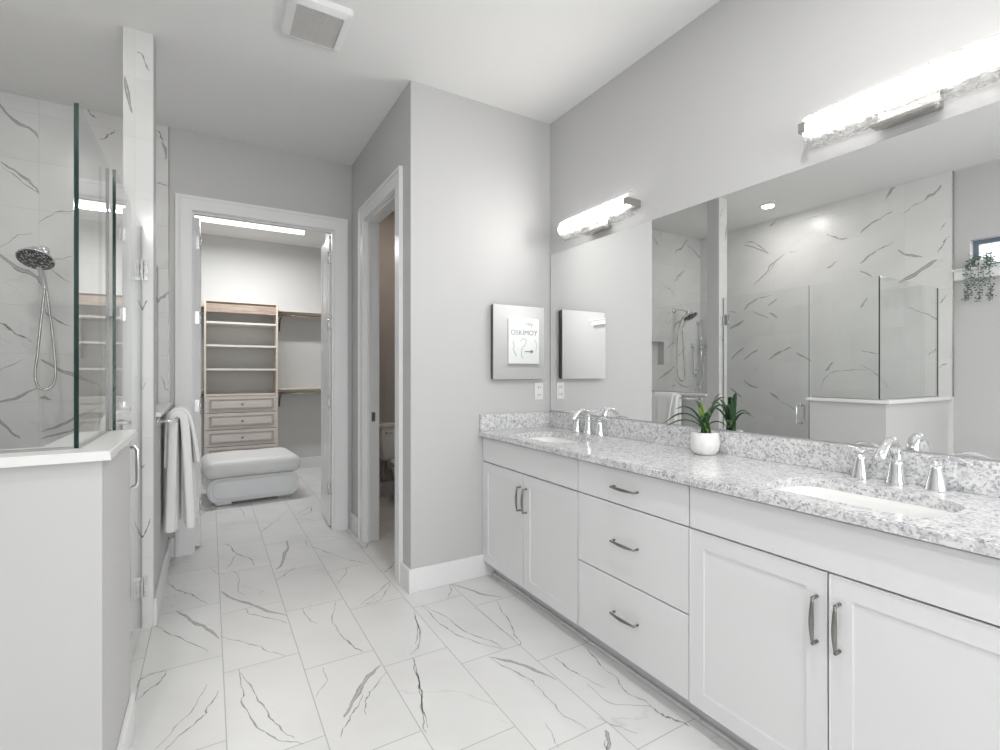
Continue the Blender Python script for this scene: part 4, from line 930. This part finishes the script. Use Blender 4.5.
# toilet in the small room
tx = 1.735
t = thing('toilet', 'white toilet glimpsed through the narrow doorway', 'toilet', (tx, 4.97, 0))
bm = bmesh.new(); rings = []
for z, k in ((.40, .86), (.44, .92), (.60, .98), (.745, 1.0)):
    rings.append([bm.verts.new((u, v, z)) for u, v in rrect(tx-.235*k, tx+.235*k, 5.045-.09*k, 5.045+.09*k, .04)])
for a_, b_ in zip(rings, rings[1:]):
    n = len(a_)
    for k in range(n): bm.faces.new((a_[k], a_[(k+1) % n], b_[(k+1) % n], b_[k])).smooth = True
bm.faces.new(rings[0]); bm.faces.new(rings[-1]); mk('tank', bm, M['ceramic'], t)
mk('tank_lid', B(tx-.245, tx+.245, 4.945, 5.147, .745, .782, bev=.008), M['ceramic'], t)
bm = bmesh.new(); tube(bm, [(tx-.17, 4.955, .69), (tx-.17, 4.94, .69)], .012, 10); tube(bm, [(tx-.17, 4.937, .69), (tx-.11, 4.93, .683)], [.008, .006], 8); mk('flush_lever', bm, M['chrome'], t)
bm = bmesh.new(); rings = []
for z, rx, ry, cy in ((0, .125, .25, 4.80), (.03, .12, .24, 4.80), (.16, .105, .20, 4.80), (.27, .15, .23, 4.76), (.36, .185, .27, 4.70), (.395, .19, .28, 4.69)):
    rings.append([bm.verts.new((tx+rx*cos(2*pi*k/32), cy+ry*sin(2*pi*k/32), z)) for k in range(32)])
for a_, b_ in zip(rings, rings[1:]):
    for k in range(32): bm.faces.new((a_[k], a_[(k+1) % 32], b_[(k+1) % 32], b_[k])).smooth = True
bm.faces.new(rings[0]); bm.faces.new(rings[-1]); box(bm, tx-.12, tx+.12, 4.93, 5.12, .30, .41, bev=.02); mk('bowl', bm, M['ceramic'], t)
bm = bmesh.new(); lathe(bm, [(.185, .396), (.192, .402), (.192, .425), (.18, .436), (.05, .44)], (tx, 4.69, 0), 32, sy=1.45); mk('seat_lid', bm, M['ceramic'], t)
t = thing('supply_valve', 'chrome water supply valve on the wall below the toilet tank', 'valve', (1.585, 5.15, .2))
bm = bmesh.new(); lathe(bm, [(.03, 0), (.03, -.005), (.012, -.01), (.012, -.05), (.02, -.055), (.02, -.075)], (1.585, 5.149, .20), 16, 'Y'); mk('stop_valve', bm, M['chrome'], t)
bm = bmesh.new(); tube(bm, spline([(1.585, 5.10, .21), (1.57, 5.07, .29), (1.585, 5.06, .395)], 5), .006, 8); mk('supply_hose', bm, M['chrome'], t)

M['ink_mid'] = plain('soft_black_ink', (0.22, 0.23, 0.24), 0.7)
# white lettered canvas on the wall behind the camera (seen in the cabinet mirror)
t = thing('lettered_canvas', 'white canvas with black hand-lettering, seen reflected in the small mirrored cabinet', 'canvas', (-.68, YR, 1.46))
cv = mk('canvas', B(-1.0, -.36, YR+.0005, YR+.035, 1.465, 2.26, bev=.003), M['paper'], t)
def text_mesh(s, size, x, z, mat, parent, name, shear=0.0):
    c = bpy.data.curves.new('t', 'FONT'); c.body = s; c.size = size; c.extrude = .0012; c.shear = shear; c.offset = 0.0; c.resolution_u = 6
    o = bpy.data.objects.new('t', c); COL.objects.link(o); bpy.context.view_layer.update()
    me = bpy.data.meshes.new_from_object(o.evaluated_get(bpy.context.evaluated_depsgraph_get())); bpy.data.objects.remove(o)
    bm = bmesh.new(); bm.from_mesh(me); bpy.data.meshes.remove(me)
    for v in bm.verts: v.co = Vector((x-v.co.x, YR+.0365+v.co.z, z+v.co.y))   # faces +Y, reads left to right towards -X
    return mk(name, bm, mat, parent)
text_mesh('OSKIMOY', .128, -.40, 1.97, M['ink_mid'], cv, 'lettering', 0.0)
text_mesh('my', .12, -.72, 2.13, M['ink_mid'], cv, 'small_lettering', 0.0)
bm = bmesh.new(); Yk = YR+.037
tube(bm, [(-.70, Yk, 1.68), (-.86, Yk, 1.68)], .006, 6); tube(bm, [(-.82, Yk, 1.71), (-.87, Yk, 1.68), (-.82, Yk, 1.65)], .006, 6); mk('arrow', bm, M['ink'], cv)
bm = bmesh.new(); tube(bm, spline([(-.60, Yk, 1.86), (-.66, Yk, 1.91), (-.72, Yk, 1.88), (-.70, Yk, 1.80), (-.64, Yk, 1.74), (-.62, Yk, 1.62), (-.66, Yk, 1.56)], 6), .005, 6)
tube(bm, spline([(-.44, Yk, 1.87), (-.47, Yk, 1.78), (-.46, Yk, 1.70), (-.52, Yk, 1.60)], 5), .005, 6)
tube(bm, spline([(-.90, Yk, 1.9), (-.95, Yk, 1.8), (-.93, Yk, 1.7)], 5), .004, 6); mk('drawing', bm, M['ink_grey'], cv)
